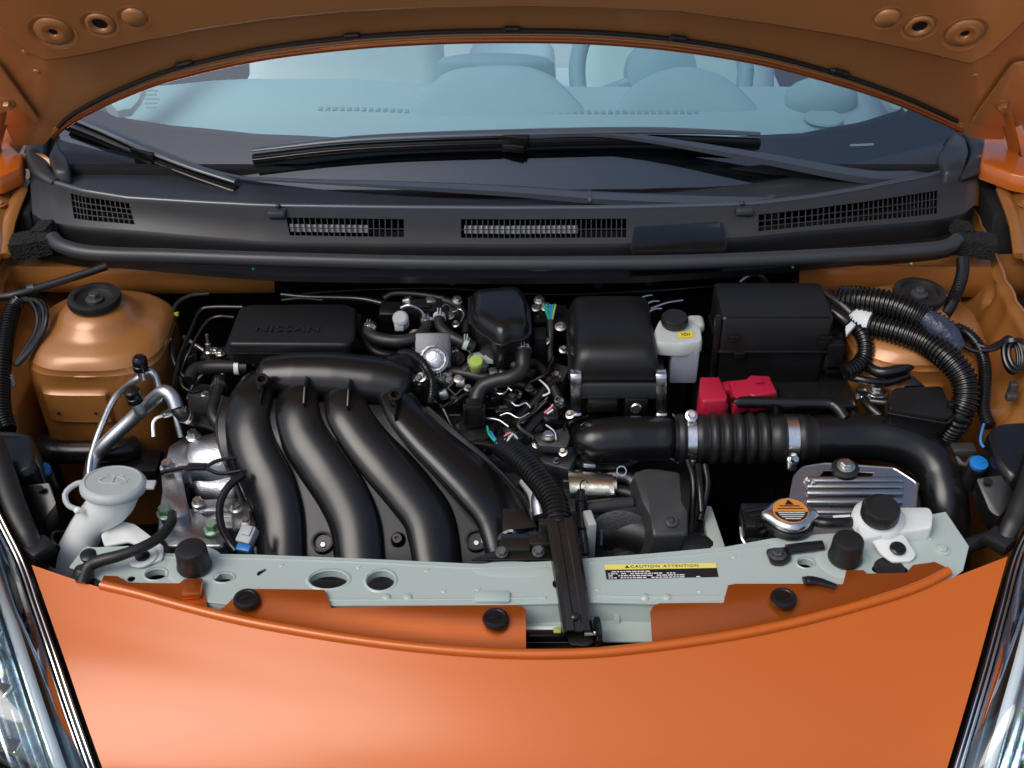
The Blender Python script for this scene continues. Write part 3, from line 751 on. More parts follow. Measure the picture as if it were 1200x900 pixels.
# ================================================================== radiator support with its punched holes
sup = thing('radiator_support', 'pale green grey steel radiator support bar with punched holes', 'radiator support')
ZS = .80
def xy(px, py, z=ZS): p = at(px, py, z); return (p.x, p.y)
out_px = [(82, 664), (98, 642), (150, 640), (165, 648), (300, 650), (430, 655), (560, 661), (640, 658), (760, 649), (850, 641), (905, 631), (1000, 623), (1055, 610), (1108, 600), (1135, 640), (1128, 668), (1100, 690), (1000, 706), (900, 707), (770, 707), (690, 705), (600, 708), (400, 709), (280, 709), (200, 700), (130, 684)]
holes_px = [(183, 673, 13, 7), (262, 677, 12, 6), (385, 679, 23, 11), (446, 680, 17, 12), (944, 660, 10, 6), (154, 678, 5, 4), (614, 665, 3, 2), (653, 684, 6, 6), (1043, 667, 22, 8)]
def hole(px, py, rx, ry):
    c = at(px, py, ZS); e = at(px + rx, py, ZS); f = at(px, py - ry, ZS); return ell(c.x, c.y, e.x - c.x, f.y - c.y)
slot = [xy(300, 674), (xy(302, 669)), xy(312, 665), xy(313, 668), xy(303, 675)]
top = mk('top_plate', g_curve2d([xy(*p) for p in out_px], [hole(*h) for h in holes_px] + [slot], Matrix.Translation((0, 0, ZS - .0015)), .003, .0008), 'support_paint', sup)
for px, py, rx, ry in holes_px[:5]:                      # pressed collar round each large hole
    c = at(px, py, ZS); e = at(px + rx, py, ZS); r = e.x - c.x; q = (at(px, py - ry, ZS).y - c.y) / r
    mk('hole_collar', g_lathe([(r * 1.02, -.012), (r * 1.02, -.001), (r * 1.07, .0012), (r * 1.16, .001), (r * 1.22, -.0008)], c, (0, 0, 1), 36, sx=q if False else 1, sy=1) if False else
       (lambda prof: ([c + V((math.cos(2 * math.pi * j / 40) * a, math.sin(2 * math.pi * j / 40) * a * q, h)) for a, h in prof for j in range(40)],
                      [(i * 40 + j, i * 40 + (j + 1) % 40, (i + 1) * 40 + (j + 1) % 40, (i + 1) * 40 + j) for i in range(len(prof) - 1) for j in range(40)]))([(r * .99, -.012), (r * .99, -.001), (r * 1.03, .0014), (r * 1.14, .0012), (r * 1.22, -.0006)]), 'support_paint', sup, 60, fix=False)
# rear and front faces of the box section
def face(pp, dz0, dz1, dy, nm):
    gr = []
    n = 60; P = catmull([at(px, py, ZS) for px, py in pp], 6)
    for p in P: gr.append([p + V((0, 0, dz0)), p + V((0, dy * .2, dz0 - .004)), p + V((0, dy, dz1))])
    return mk(nm, g_sheet(gr, .002, (0, 1, 0)), 'support_paint', sup, 50)
face([(100, 640), (165, 649), (300, 651), (430, 656), (560, 662), (640, 659), (760, 650), (850, 642), (905, 632), (1000, 624), (1108, 601)], -.002, -.045, .004, 'rear_face')
face([(130, 684), (200, 699), (280, 708), (400, 708), (600, 707), (690, 703), (770, 705), (900, 706), (1000, 705), (1110, 686)], -.002, -.05, -.006, 'front_face')
mk('lower_plate', g_box((0.0, .01, .735), (1.28, .13, .003), .001), 'dark_cast', sup)  # dark material puts the shade below the holes into the colour
# soft swages of the top plate
for px, py, rx, ry in ((228, 664, 34, 17), (988, 655, 34, 15)):
    c = at(px, py, ZS); r = at(px + rx, py, ZS).x - c.x
    mk('swage', g_lathe([(r, -.0006), (r * .9, .0008), (r * .8, .0016), (r * .5, .0018), (.0005, .0018)], c, seg=40), 'support_paint', sup, 60)
mk('swage', g_loft([[at(600, 668, ZS) + V((math.cos(t) * a, math.sin(t) * b, h)) for t in [2 * math.pi * k / 36 for k in range(36)]] for a, b, h in ((.056, .016, -.0005), (.047, .011, .0008), (.03, .005, .0012))]), 'support_paint', sup, 60)
for px in (453, 478, 756, 782):
    mk('weld_nut', g_sphere(at(px, 700, ZS), .006, 14, 8, (1, 1, .5)), 'support_paint', sup)
mk('step_bracket', g_box(at(577, 698, ZS) + V((0, -.004, -.012)), (.046, .020, .034), .004), 'support_paint', sup)
# bright lower middle of the support behind the latch
c0 = at(690, 730, .765)
mk('latch_plate', g_curve2d([xy(612, 716, .765), xy(612, 752, .765), xy(770, 752, .765), xy(768, 710, .765)], [ell(*xy(635, 728, .765), .007, .004)], Matrix.Translation((0, 0, .765)), .003, .0008), 'support_paint', sup)
lp = aty(703, 724, -.025)
mk('latch_arch', g_curve2d([(math.cos(math.pi * k / 16) * .024, math.sin(math.pi * k / 16) * .022) for k in range(17)] + [(-.024, -.01), (.024, -.01)], [[(math.cos(math.pi * k / 16) * .019, math.sin(math.pi * k / 16) * .016 - .002) for k in range(17)] + [(-.019, -.007), (.019, -.007)]], Matrix.Translation(lp) @ Matrix.Rotation(R(62), 4, 'X'), .004, .001), 'support_paint', sup)
mk('opening_shade', g_box(at(640, 748, .772) + V((0, .004, 0)), (.075, .012, .012), .002), 'gloss_black', sup)  # solid black box painted in as the dark of an opening
mk('white_strip', g_box(at(632, 738, .774), (.045, .008, .006), .0015), 'label_white', sup)
mk('latch_tag', g_box(at(653, 740, .776), (.010, .009, .008), .002), 'lime', sup)
# caution label, printed
l4 = [at(708, 662, ZS + .0006), at(839, 660, ZS + .0006), at(842, 676, ZS + .0006), at(711, 679, ZS + .0006)]
lab = mk('caution_label', (l4, [(0, 1, 2, 3)]), 'label_black', sup, smooth=False); lab['label'] = 'black and yellow caution sticker on the radiator support'
m_ = .36
y4 = [p + V((0, 0, .0004)) for p in (l4[0], l4[1], l4[1].lerp(l4[2], m_), l4[0].lerp(l4[3], m_))]
mk('yellow_band', (y4, [(0, 1, 2, 3)]), 'label_yellow', lab, smooth=False)
xd = (l4[1] - l4[0]).normalized(); yd = (l4[0] - l4[3]).normalized(); ly = (l4[0] - l4[3]).length; lx = (l4[1] - l4[0]).length
mk('lettering', [g_text('CAUTION', .0062, l4[0] + xd * lx * .36 - yd * ly * .18 + V((0, 0, .0008)), xd, yd, .0001, 1.25, 1.15), g_text('ATTENTION', .0062, l4[0] + xd * lx * .68 - yd * ly * .18 + V((0, 0, .0008)), xd, yd, .0001, 1.2, 1.15)], 'label_black', lab, smooth=False)
tri = l4[0] + xd * lx * .20 - yd * ly * .18 + V((0, 0, .0008))
mk('warning_triangle', ([tri + xd * -.003 - yd * .0022, tri + xd * .003 - yd * .0022, tri + yd * .0028], [(0, 1, 2)]), 'label_black', lab, smooth=False)
rows = []
for k in range(4):
    x = .02
    while x < (.36, .60, .70, .80)[k]:
        w_ = random.uniform(.02, .055)
        if random.random() < .9:
            a = l4[0] + xd * lx * x - yd * ly * (.47 + .14 * k) + V((0, 0, .0006))
            rows.append(([a, a + xd * lx * (w_ - .008), a + xd * lx * (w_ - .008) - yd * ly * .07, a - yd * ly * .07], [(0, 1, 2, 3)]))
        x += w_
o = mk('fine_print', rows, 'label_white', lab, smooth=False); o['kind'] = 'stuff'

# ================================================================== orange front panel between the headlights
fp = thing('bumper_fascia', 'glossy orange front panel between the two headlights', 'bumper')
ridge_px = [(118, 684), (160, 694), (200, 705), (250, 718), (300, 729), (350, 738), (400, 746), (460, 754), (520, 760), (580, 764), (640, 765), (700, 763), (760, 757), (820, 749), (880, 739), (940, 726), (1000, 710), (1050, 695), (1085, 682), (1112, 668)]
def zr(px): return .792 + .018 * (abs(px - 620) / 500) ** 2
RIDGE = [at(px, py, zr(px)) for px, py in ridge_px]
mk('rolled_edge', g_tube([p + V((0, 0, -.002)) for p in RIDGE], .0062, 16, n=160), 'body_orange', fp)
tops = [(37, 662), (70, 675), (118, 692)] + [(px, py + 8) for px, py in ridge_px[1:-1]] + [(1114, 678), (1150, 664), (1181, 652)]
TOP = catmull([at(px, py, zr(px) - .006) for px, py in tops], 4)
TOP, _ = resample(TOP, 81)
for _k in range(60): TOP = [TOP[0]] + [(a_ + b_ * 2 + c_) / 4 for a_, b_, c_ in zip(TOP, TOP[1:], TOP[2:])] + [TOP[-1]]
EL = [at(37, 662, TOP[0].z), at(56, 716, TOP[0].z - .020), at(77, 776, TOP[0].z - .042), at(98, 838, TOP[0].z - .069), at(120, 900, TOP[0].z - .101), at(140, 955, TOP[0].z - .143), at(155, 1010, TOP[0].z - .205)]
ER = [at(1181, 652, TOP[-1].z), at(1163, 716, TOP[-1].z - .020), at(1146, 778, TOP[-1].z - .042), at(1128, 840, TOP[-1].z - .069), at(1110, 900, TOP[-1].z - .101), at(1094, 955, TOP[-1].z - .143), at(1082, 1010, TOP[-1].z - .205)]
CD = [V((0, 0, 0)), V((0, -.040, -.020)), V((0, -.078, -.042)), V((0, -.114, -.068)), V((0, -.148, -.100)), V((0, -.178, -.142)), V((0, -.198, -.205))]
gr = []
for i, T in enumerate(TOP):
    u = i / 80
    col = []
    for k in range(7):
        eL, eR = EL[k] - EL[0], ER[k] - ER[0]; mid = CD[k] * 2 - (eL + eR) * .5
        col.append(T + eL * (1 - u) ** 2 + mid * (2 * u * (1 - u)) + eR * u * u)
    gr.append(catmull(col, 6))
# turn the top edge under so that a groove shows below the rolled edge
gr = [[c[0] + V((0, .003, -.010)), c[0] + V((0, .0015, -.0025))] + c for c in gr]
mk('skin', g_sheet(gr, .003, (0, .5, -.8)), 'body_orange', fp, 60)
# lower bumper below the frame
mk('bumper', g_sheet([[c[-1], c[-1] + V((0, -.006, -.06)), c[-1] + V((0, .01, -.2)), c[-1] + V((0, .05, -.42))] for c in gr], .003, (0, 1, 0)), 'body_orange', fp, 60)
def flange(pp, z, nm='mounting_flange'):
    """sheet from the rolled edge back to its stepped rear outline"""
    P = sorted(((p.x, p.y) for p in (at(px, py, z) for px, py in pp)), key=lambda q: q[0])
    rid = [(p.x, p.y) for p in RIDGE]; rz = [(p.x, p.z) for p in RIDGE]
    xs = sorted(set([lerp(P[0][0], P[-1][0], k / 90) for k in range(91)] + [q[0] for q in P] + [q[0] + .0006 for q in P[:-1]]))
    gr = []
    for x in xs:
        y0 = interp(rid, x) + .001; z0 = interp(rz, x) - .001; y1 = max(y0 + .002, interp(P, x))
        row = []
        for k in range(9):
            y = lerp(y0, y1, k / 8); row.append(V((x, y, lerp(z0, z, sstep(0, .05, y - y0)))))
        gr.append(row + [V((x, y1 + .0005, row[-1].z - .004))])
    return mk(nm, g_sheet(gr, .0025), 'flange_orange', fp, 35)
f1 = flange([(243, 712), (239, 692), (237, 678), (216, 678), (210, 683), (150, 683), (138, 676), (122, 676)], .806)
f2 = flange([(616, 714), (612, 711), (606, 709), (388, 711), (380, 691), (290, 690), (280, 693), (262, 708), (250, 716)], .806)
f3 = flange([(1110, 667), (1095, 659), (1070, 662), (1062, 671), (1016, 672), (1012, 668), (992, 668), (988, 684), (862, 684), (853, 686), (848, 706), (772, 707), (765, 711), (762, 716)], .806)
mk('flange_step', g_box(at(226, 690, .807), (.024, .030, .010), .003, (-6, 0, 4)), 'flange_orange', fp)
for px, py in ((289, 704), (581, 727), (918, 703)):
    c = at(px, py, .8075)
    pc = mk('push_clip', g_lathe([(.0165, 0), (.0168, .003), (.0155, .0058), (.012, .0066), (.0112, .0058), (.0108, .0052), (.0005, .0052)], c, seg=32), 'plastic', fp)
    mk('clip_bar', g_box(c + V((0, 0, .006)), (.013, .0025, .0015), .0005, (0, 0, 20)), 'plastic', pc)

# ================================================================== headlights
def headlight(s, label):
    t = thing('headlight', label, 'headlight', 'headlights')
    E = EL if s < 0 else ER
    edge = [E[k] + V((s * .004, 0, .002)) for k in range(7)]
    first = edge[0] + V((s * .05, .07, .035)); second = edge[0] + V((s * .10, .16, .07))
    inner = catmull([second, first] + edge, 8); n = len(inner)
    def off(d, h, a=0, b=n): return [p + V((s * d, d * .15, h + d * .25)) for p in inner[a:b]]
    mk('frame', g_sheet([[a, a + V((0, 0, .005)), b, c, d] for a, b, c, d in zip(off(.0, -.008), off(.004, .002), off(.010, .001), off(.014, -.012))], .002), 'gloss_black', t, 50)
    mk('chrome_bead', g_tube(off(.0065, .0030), .0012, 8, n=90), 'chrome', t)
    mk('edge_bead', g_tube(off(.013, .003, 8), .0018, 8, n=90), 'chrome', t)
    # sloping side wall of the clear cover, then its face
    gl = []; hs = []
    for i, p in enumerate(inner):
        u = i / (n - 1); row = []; rb = []
        for k in range(15):
            v = k / 14; d = .012 + .27 * v
            row.append(p + V((s * d, d * .25, .002 + .026 * sstep(0, .12, v) + .06 * math.sin(v * 2.0) - .06 * v * v * u)))
            rb.append(p + V((s * (d + .004), d * .30 + .01, -.05 - .05 * math.sin(v * 3.0) + .03 * v)))
        gl.append(row); hs.append(rb)
    mk('lens', g_sheet(gl, .003, (0, 0, -1)), 'lens_clear', t, 60)
    mk('housing', g_sheet(hs, .004), 'bezel', t, 60)
    mk('bezel_band', g_sheet([[p + V((s * .015, .003, .004)), p + V((s * .026, .006, .004)), p + V((s * .036, .008, -.006)), p + V((s * .042, .008, -.030))] for p in inner[6:]], .002), 'lens_band', t, 40)
    mk('light_guide', g_tube([p + V((s * .052, .012, .002)) for p in inner[10:-2]], .0062, 10, flat=.7, n=80), 'light_guide', t)
    mk('inner_rim', g_sheet([[p + V((s * .046, .010, -.004)), p + V((s * .062, .014, -.002)), p + V((s * .068, .014, -.030))] for p in inner[8:]], .002), 'reflector', t, 40)
    # stepped reflector: long fins side by side
    for k in range(7):
        d0 = .070 + .026 * k; gr = []
        for i in range(int(n * (.30 + .03 * k)), n):
            p = inner[i]; f = (i - n * .3) / (n * .7)
            gr.append([p + V((s * (d0 + .024 * q), d0 * .25, -.012 - .018 * math.sin(q * math.pi * .9) - .02 * f + .004 * k)) for q in (0, .2, .4, .6, .8, 1)] + [p + V((s * (d0 + .0245), d0 * .25, -.045 - .02 * f))])
        mk('reflector_fin', g_sheet(gr, .001), 'reflector', t, 30)
    for k in range(5):
        i = int((n - 1) * (.34 + .13 * k)); p = inner[i]
        mk('reflector_step', g_box(p + V((s * (.085 + .01 * k), .025, .002 - .006 * k)), (.045, .018, .010), .003, (18, s * 14, s * 24)), 'chrome', t)
    mk('chrome_ridge', g_tube([p + V((s * .12, .03, -.002)) for p in inner[14:-4]], .004, 8, n=60), 'chrome', t)
    # black seal along the back edge, dropping to the support
    so = [p + V((-s * .014, .008, -.004)) for p in inner[:13]]
    mk('seal', g_tube(so + [inner[14] + V((-s * .012, .010, -.012))], [.015, .016, .015, .011], 12, flat=.6), 'rubber', t)
    mk('seal_clip', g_box(inner[14] + V((-s * .016, .014, -.012)), (.03, .035, .02), .005, (0, 0, 40 * s)), 'rubber', t)
    return t
headlight(-1, 'clear headlight with chrome fins left of the orange front panel')
headlight(1, 'clear headlight with chrome fins right of the orange front panel')
# ================================================================== engine block (dark mass under the parts)
eng = thing('engine_block', 'dark engine block with cast ribs below the intake manifold', 'engine')
mk('block', [g_box((-.10, .27, .56), (.62, .34, .26), .015), g_box((.16, .30, .62), (.26, .22, .16), .012)], 'dark_cast', eng)
mk('cylinder_head', [g_box((-.14, .36, .70), (.52, .20, .09), .012), g_box((-.14, .36, .755), (.48, .15, .03), .008)], 'dark_cast', eng)
for k in range(7): mk('rib', g_box((-.36 + .07 * k, .255, .70), (.008, .02, .09), .002), 'dark_cast', eng)
mk('side_cover', g_box((.09, .33, .735), (.12, .14, .06), .01), 'plastic', eng)
for px, py, z in ((640, 470, .76), (560, 540, .74), (700, 560, .72), (640, 560, .72)):
    mk('bolt', g_bolt(at(px, py, z), s=.007, h=.009), 'zinc', eng)

# ================================================================== intake manifold
im = thing('intake_manifold', 'black plastic intake manifold with four curved runners', 'intake manifold')
ZM = [(430, .868), (450, .864), (480, .853), (520, .828), (560, .800), (600, .770), (645, .738), (680, .71)]
def mp(px, py, dz=0.0): return at(px, py, interp(ZM, py) + dz)
runs = [
    ([(306, 446), (293, 470), (289, 500), (299, 535), (316, 570), (326, 605), (329, 650), (330, 680)], [.028, .033, .0335, .034, .034, .033, .032, .031]),
    ([(356, 452), (347, 475), (355, 510), (378, 545), (401, 580), (416, 615), (421, 655), (423, 685)], [.028, .032, .033, .034, .034, .0335, .033, .031]),
    ([(407, 456), (405, 478), (424, 510), (453, 545), (481, 578), (503, 610), (512, 655), (514, 685)], [.028, .031, .0325, .034, .034, .034, .033, .031]),
    ([(463, 466), (476, 485), (502, 513), (536, 545), (566, 576), (588, 606), (600, 650), (602, 680)], [.028, .033, .037, .040, .042, .042, .040, .036])]
mk('plenum', g_tube([mp(300, 443, -.014), mp(350, 443, -.012), mp(400, 445, -.012), mp(450, 451, -.014), mp(486, 460, -.018)], [.030, .039, .041, .040, .035], 28, n=60, dome=.018), 'satin_plastic', im, 60)
mk('plenum_neck', g_tube([mp(455, 440, -.015), mp(492, 428, -.02), at(505, 420, .83)], [.030, .028, .026], 24), 'satin_plastic', im, 60)
for c, rr in runs:
    P = [mp(px, py, -.008) for px, py in c]; rr = [q * 1.08 for q in rr]
    P = [P[0] + V((0, .030, -.030))] + [P[0] + V((0, .010, -.004))] + P[1:]
    rr = [.022] + rr
    mk('runner', g_tube(P, rr, 36, n=90, flat=.52), 'satin_plastic', im, 60)
# web sheet moulded between the runners, with its rim
L_ = [(262, 465), (255, 500), (261, 532), (276, 567), (288, 602), (294, 648), (295, 690)]
R2 = [(500, 478), (535, 508), (572, 540), (603, 572), (622, 604), (632, 648), (634, 690)]
gr = []
for (ax, ay), (bx, by) in zip(catmull([V((*p, 0)) for p in L_], 4), []) if False else zip([(p.x, p.y) for p in catmull([V((*p, 0)) for p in L_], 4)], [(p.x, p.y) for p in catmull([V((*p, 0)) for p in R2], 4)]):
    row = []
    for k in range(25):
        v = k / 24; row.append(mp(lerp(ax, bx, v), lerp(ay, by, v), lerp(-.004, -.013, sstep(500, 570, lerp(ay, by, v)))))
    gr.append(row)
mk('web', g_sheet(gr, .006, (0, -.3, -1)), 'satin_plastic', im, 50)
mk('rim', g_tube([mp(*p, -.012) for p in L_], .004, 8), 'satin_plastic', im)
mk('rim', g_tube([mp(*p, -.012) for p in R2[:6]], .004, 8), 'satin_plastic', im)
# fins and bosses at the runner heads
for (px, py), boss in (((307, 447), 1), ((357, 449), 0), ((408, 452), 0), ((463, 465), 1)):
    p = mp(px, py, .016)
    if boss:
        b = mk('boss', [g_ring(p, (0, -.35, .9), .0055, .014, .0045, 24), g_lathe([(.0055, -.004), (.0005, -.003)], p, (0, -.35, .9), 16)], 'satin_plastic', im)
        a = p + V((0, .018, -.002)); e = p + V((0, -.03, -.008))
        mk('fin', g_prism([a, e, e + V((.0, .002, -.02)), a + V((0, 0, -.02))], (.003, 0, 0), .0008), 'satin_plastic', im)
    else:
        a = p + V((0, .012, .004)); m_ = p + V((0, -.010, .002)); e = p + V((0, -.032, -.012))
        mk('fin', g_prism([a, m_, e, e + V((.0, .004, -.02)), a + V((0, 0, -.025))], (.0035, 0, 0), .0008), 'satin_plastic', im)
for px, py, k in ((378, 636, 0), (466, 632, 1), (558, 634, 0), (322, 650, 0)):
    p = mp(px, py, -.010)
    if k: mk('nozzle', g_lathe([(.012, -.01), (.0105, 0), (.008, .008), (.0065, .011), (.003, .011), (.003, .006), (.0005, .006)], p, (0, -.6, .8), 24), 'satin_plastic', im)
    else:
        h = mk('bolt_pocket', [g_ring(p, (0, -.45, .9), .0125, .012, .003, 24), g_lathe([(.0125, -.006), (.0005, -.006)], p, (0, -.45, .9), 20)], 'satin_plastic', im)
        mk('bolt', g_bolt(p + V((0, .002, -.008)), (0, -.45, .9), .0045, .006, 1.4), 'zinc', h)

# ================================================================== resonator box with moulded lettering
rs = thing('intake_resonator', 'flat black resonator box with moulded lettering behind the manifold', 'resonator')
o = path((268, 403, .895), (407, 404, .895), (416, 396, .895), (418, 361, .895), (404, 356, .895), (290, 357, .895), (280, 362, .895), (267, 396, .895))
o = roundpoly(o, .006, 3)
mk('lid', g_loft([shiftz(o, -.014), shiftz(o, -.004), shiftz(inset(o, .985), -.0005), shiftz(inset(o, .95), .001)]), 'matte_plastic', rs, 50)
ob = inset(o, 1.0); ob = [p + V((-.004, -.004, 0)) for p in ob]
mk('base', g_loft([shiftz(inset(ob, .96), -.035), shiftz(inset(ob, 1.0), -.0155), shiftz(inset(ob, 1.02), -.0145)]), 'plastic', rs, 40)
c = at(337, 386, .8965)
mk('lettering', g_text('NISSAN', .021, c, (1, 0, 0), (0, 1, 0), .0016, 1.28, 1.12), 'gloss_black', rs, smooth=False)
mk('rear_rib', g_tube(path((330, 352, .895), (352, 350, .897), (378, 352, .895)), .0022, 6), 'plastic', rs)

# ================================================================== hoses and pipes left of the resonator
def hose(name, label, cat, pts, r, m='rubber', group=None, clamps=(), cm='zinc', **kw):
    """a hose; clamps = positions (0..1) of band clips as parts"""
    P = path(*pts)
    if not clamps:
        return tag(mk(name, g_tube(P, r, **kw), m), label, cat, group)
    t = thing(name, label, cat, group); mk('tube', g_tube(P, r, **kw), m, t)
    Q, L = resample(catmull(P, 10), 101)
    rr = r if not isinstance(r, (list, tuple)) else r[0]
    for u in clamps:
        k = min(99, int(u * 100)); ax = Q[k + 1] - Q[k]
        cl = mk('clamp', g_ring(Q[k], ax, rr * 1.0, .007, .0016, 24), cm, t)
        x, y, a = basis(ax); mk('clamp_tab', [g_box(Q[k] + V((-.002, -.2 * rr, rr + .004)), (.0018, .008, .008), .0006), g_box(Q[k] + V((.002, -.2 * rr, rr + .004)), (.0018, .008, .008), .0006)], cm, cl)
    return t
hose('breather_hose', 'short black breather hose with clip left of the resonator box', 'hose', [(222, 446, .845), (228, 434, .85), (245, 430, .85), (290, 430, .85)], .0105, clamps=(.85,), cm='white_plastic')
hose('coolant_hose', 'black bent coolant hose beside the left manifold runner', 'hose', [(258, 445, .83), (255, 462, .83), (250, 485, .825), (262, 500, .815), (285, 505, .80)], .011, clamps=(.15,))
hose('coolant_hose', 'thick black hose joining the silver air conditioning pipe', 'hose', [(190, 458, .865), (203, 472, .85), (215, 486, .84), (230, 492, .82), (248, 497, .81), (262, 505, .80)], [.0095, .011, .011, .010], clamps=(.45,))
hose('vacuum_hose', 'thin black pipe with yellow band curving under the cowl', 'hose', [(245, 344, .88), (222, 347, .88), (206, 358, .875), (203, 378, .865), (201, 410, .855), (208, 432, .84), (222, 448, .83)], .0036)
tag(mk('yellow_band', g_ring(at(206, 368, .870), (0, .5, 1), .0036, .006, .0012, 16), 'yellow'), 'small yellow marking band on the thin pipe under the cowl', 'band')
hose('vacuum_hose', 'thin black pipe bending left from the resonator box', 'hose', [(285, 360, .885), (250, 360, .88), (235, 364, .875), (225, 385, .865), (210, 420, .85), (203, 455, .835)], .0036, 'gloss_black')
hose('brake_pipe', 'thin steel brake pipe running down beside the resonator box', 'pipe', [(275, 372, .875), (255, 371, .87), (240, 380, .865), (222, 412, .85), (212, 436, .83), (214, 452, .82), (225, 459, .815), (238, 458, .81)], .0026, 'black_steel')
for px, py in ((243, 402), (233, 415), (262, 400)):
    pass
br = thing('bracket', 'small silver fitting and black bracket left of the resonator box', 'bracket')
mk('plate', g_box(at(258, 416, .84), (.055, .03, .012), .003), 'plastic', br)
mk('fitting', g_lathe([(.007, -.012), (.007, 0), (.0045, .002), (.0045, .014), (.0025, .015), (.0025, .03)], at(245, 412, .855), (0, .1, 1), 16), 'zinc', br)
for px, py in ((252, 412), (258, 415)): mk('bolt', g_bolt(at(px, py, .850), s=.005, h=.006), 'zinc', br)
for px in (275, 297, 306):
    mk('post', g_tube(path((px, 412, .86), (px, 428, .84)), .0022, 8), 'cap_grey', br)

# ================================================================== air conditioning pipes
ac = thing('air_conditioning_pipe', 'thick silver aluminium pipe with black cap beside the left tower', 'pipe', 'air conditioning pipes')
mk('tube', g_tube(path((103, 580, .735), (106, 556, .75), (112, 535, .765), (126, 518, .785), (158, 488, .82), (182, 466, .855), (193, 459, .868), (202, 466, .862), (207, 478, .85)), .0105, 16, n=70), 'pipe_alu', ac)
p = at(162, 478, .855)
mk('service_port', g_lathe([(.0075, -.008), (.0075, .012), (.006, .014)], p, (-.12, 0, 1), 16), 'pipe_alu', ac)
mk('port_cap', g_lathe([(.0085, .010), (.0115, .012), (.0115, .020), (.0105, .021), (.0115, .023), (.0115, .031), (.009, .034), (.0005, .035)], p, (-.12, 0, 1), 22), 'loom', ac)
ac2 = thing('air_conditioning_pipe', 'thin silver aluminium pipe with black cap beside the left tower', 'pipe', 'air conditioning pipes')
mk('tube', g_tube(path((104, 556, .755), (107, 535, .77), (116, 507, .79), (130, 474, .825), (142, 458, .845), (160, 445, .87), (172, 436, .88), (180, 438, .878), (186, 452, .86), (188, 472, .84)), .0052, 12, n=70), 'pipe_alu', ac2)
p = at(166, 438, .88)
mk('service_port', g_lathe([(.0065, -.008), (.0065, .010)], p, (0, 0, 1), 16), 'pipe_alu', ac2)
mk('port_cap', g_lathe([(.008, .006), (.0110, .008), (.0110, .016), (.010, .017), (.0110, .019), (.0105, .027), (.007, .031), (.0005, .032)], p, (.05, 0, 1), 22), 'loom', ac2)
bk = thing('pipe_bracket', 'thin bent metal bracket holding the silver pipes', 'bracket')
mk('strap', g_tube(path((180, 512, .80), (181, 492, .815), (200, 484, .825), (198, 478, .83)), .003, 8, flat=.5), 'pipe_alu', bk)
mk('bar', g_tube(path((196, 470, .84), (205, 485, .83), (212, 512, .80)), .0045, 10), 'pipe_alu', bk)
mk('clip', g_box(at(197, 484, .832), (.018, .012, .008), .002, (0, 0, 30)), 'zinc', bk)

# ================================================================== silver engine mount and front castings
em = thing('engine_mount', 'silver cast aluminium engine mount with bolts left of the manifold', 'engine mount')
def cast(pp, z, h, m='cast_alu', nm='casting', par=em, bev=.004, k=.94):
    o = roundpoly(path(*[(a, b, z) for a, b in pp]), .006, 3)
    return mk(nm, g_loft([shiftz(inset(o, 1.06), -h), shiftz(o, -.006), shiftz(inset(o, .985), -.0015), shiftz(inset(o, k), 0)]), m, par, 50)
cast([(198, 522), (225, 506), (240, 510), (240, 524), (222, 548), (210, 552), (192, 546)], .795, .05, 'cast_alu')
cast([(188, 545), (212, 540), (216, 575), (222, 598), (210, 606), (186, 602), (190, 575)], .785, .08, 'cast_alu')
cast([(186, 600), (216, 592), (248, 608), (262, 622), (262, 640), (196, 640), (184, 622)], .765, .06, 'cast_alu')
mk('rounded_cover', g_tube(path((226, 545, .76), (250, 543, .77), (285, 540, .77)), [.038, .044, .046], 24, dome=.02), 'cast_alu', em, 60)
mk('rounded_cover', g_tube(path((224, 570, .748), (255, 572, .748), (292, 574, .75)), [.026, .030, .032], 24, dome=.02), 'cast_alu', em, 60)
cast([(224, 586), (290, 583), (296, 598), (224, 600)], .768, .02, 'cast_alu', 'flange')
cast([(236, 602), (298, 600), (300, 618), (240, 620)], .757, .02, 'cast_alu', 'flange')
cast([(270, 596), (292, 594), (294, 618), (272, 620)], .772, .03, 'cast_alu', 'lug')
for px, py, z, s in ((227, 512, .803, .008), (197, 548, .792, .0085), (232, 590, .775, .0065), (277, 596, .780, .0065), (288, 612, .772, .005)):
    mk('bolt', g_bolt(at(px, py, z), (0, -.1, 1), s, s * 1.5, 1.35), 'zinc', em)
for px, py, z in ((194, 602, .788), (249, 620, .772)):
    mk('bolt', g_bolt(at(px, py, z), (0, -.15, 1), .0095, .014, 1.3), 'green_bolt', em)
mk('gap_shade', g_box(at(221, 575, .745), (.014, .06, .05), .003), 'black_void', em)  # solid black box painted in as the shade between castings
mk('harness_clip', [g_box(at(232, 547, .81), (.028, .010, .008), .002), g_tube(path((190, 554, .80), (215, 549, .812), (240, 547, .812)), .004, 8), g_tube(path((242, 547, .812), (255, 540, .815), (280, 536, .815)), .0028, 8), g_tube(path((242, 549, .812), (258, 555, .808), (282, 552, .81)), .0028, 8)], 'loom', em)
hose('sensor_cable', 'black cable curving down beside the left manifold runner', 'cable', [(285, 556, .815), (268, 570, .81), (258, 590, .80), (259, 615, .79), (268, 634, .785), (277, 646, .78)], .0055, 'loom')
cn = thing('connector', 'grey plug with blue lock at the foot of the left runner', 'connector')
mk('shell', [g_box(at(290, 628, .79), (.022, .026, .018), .003, (25, 0, -20)), g_box(at(290, 622, .80), (.012, .014, .005), .001, (25, 0, -20))], 'grey_conn', cn)
mk('lock', g_box(at(286, 643, .788), (.020, .010, .010), .002, (20, 0, -15)), 'blue_plastic', cn)

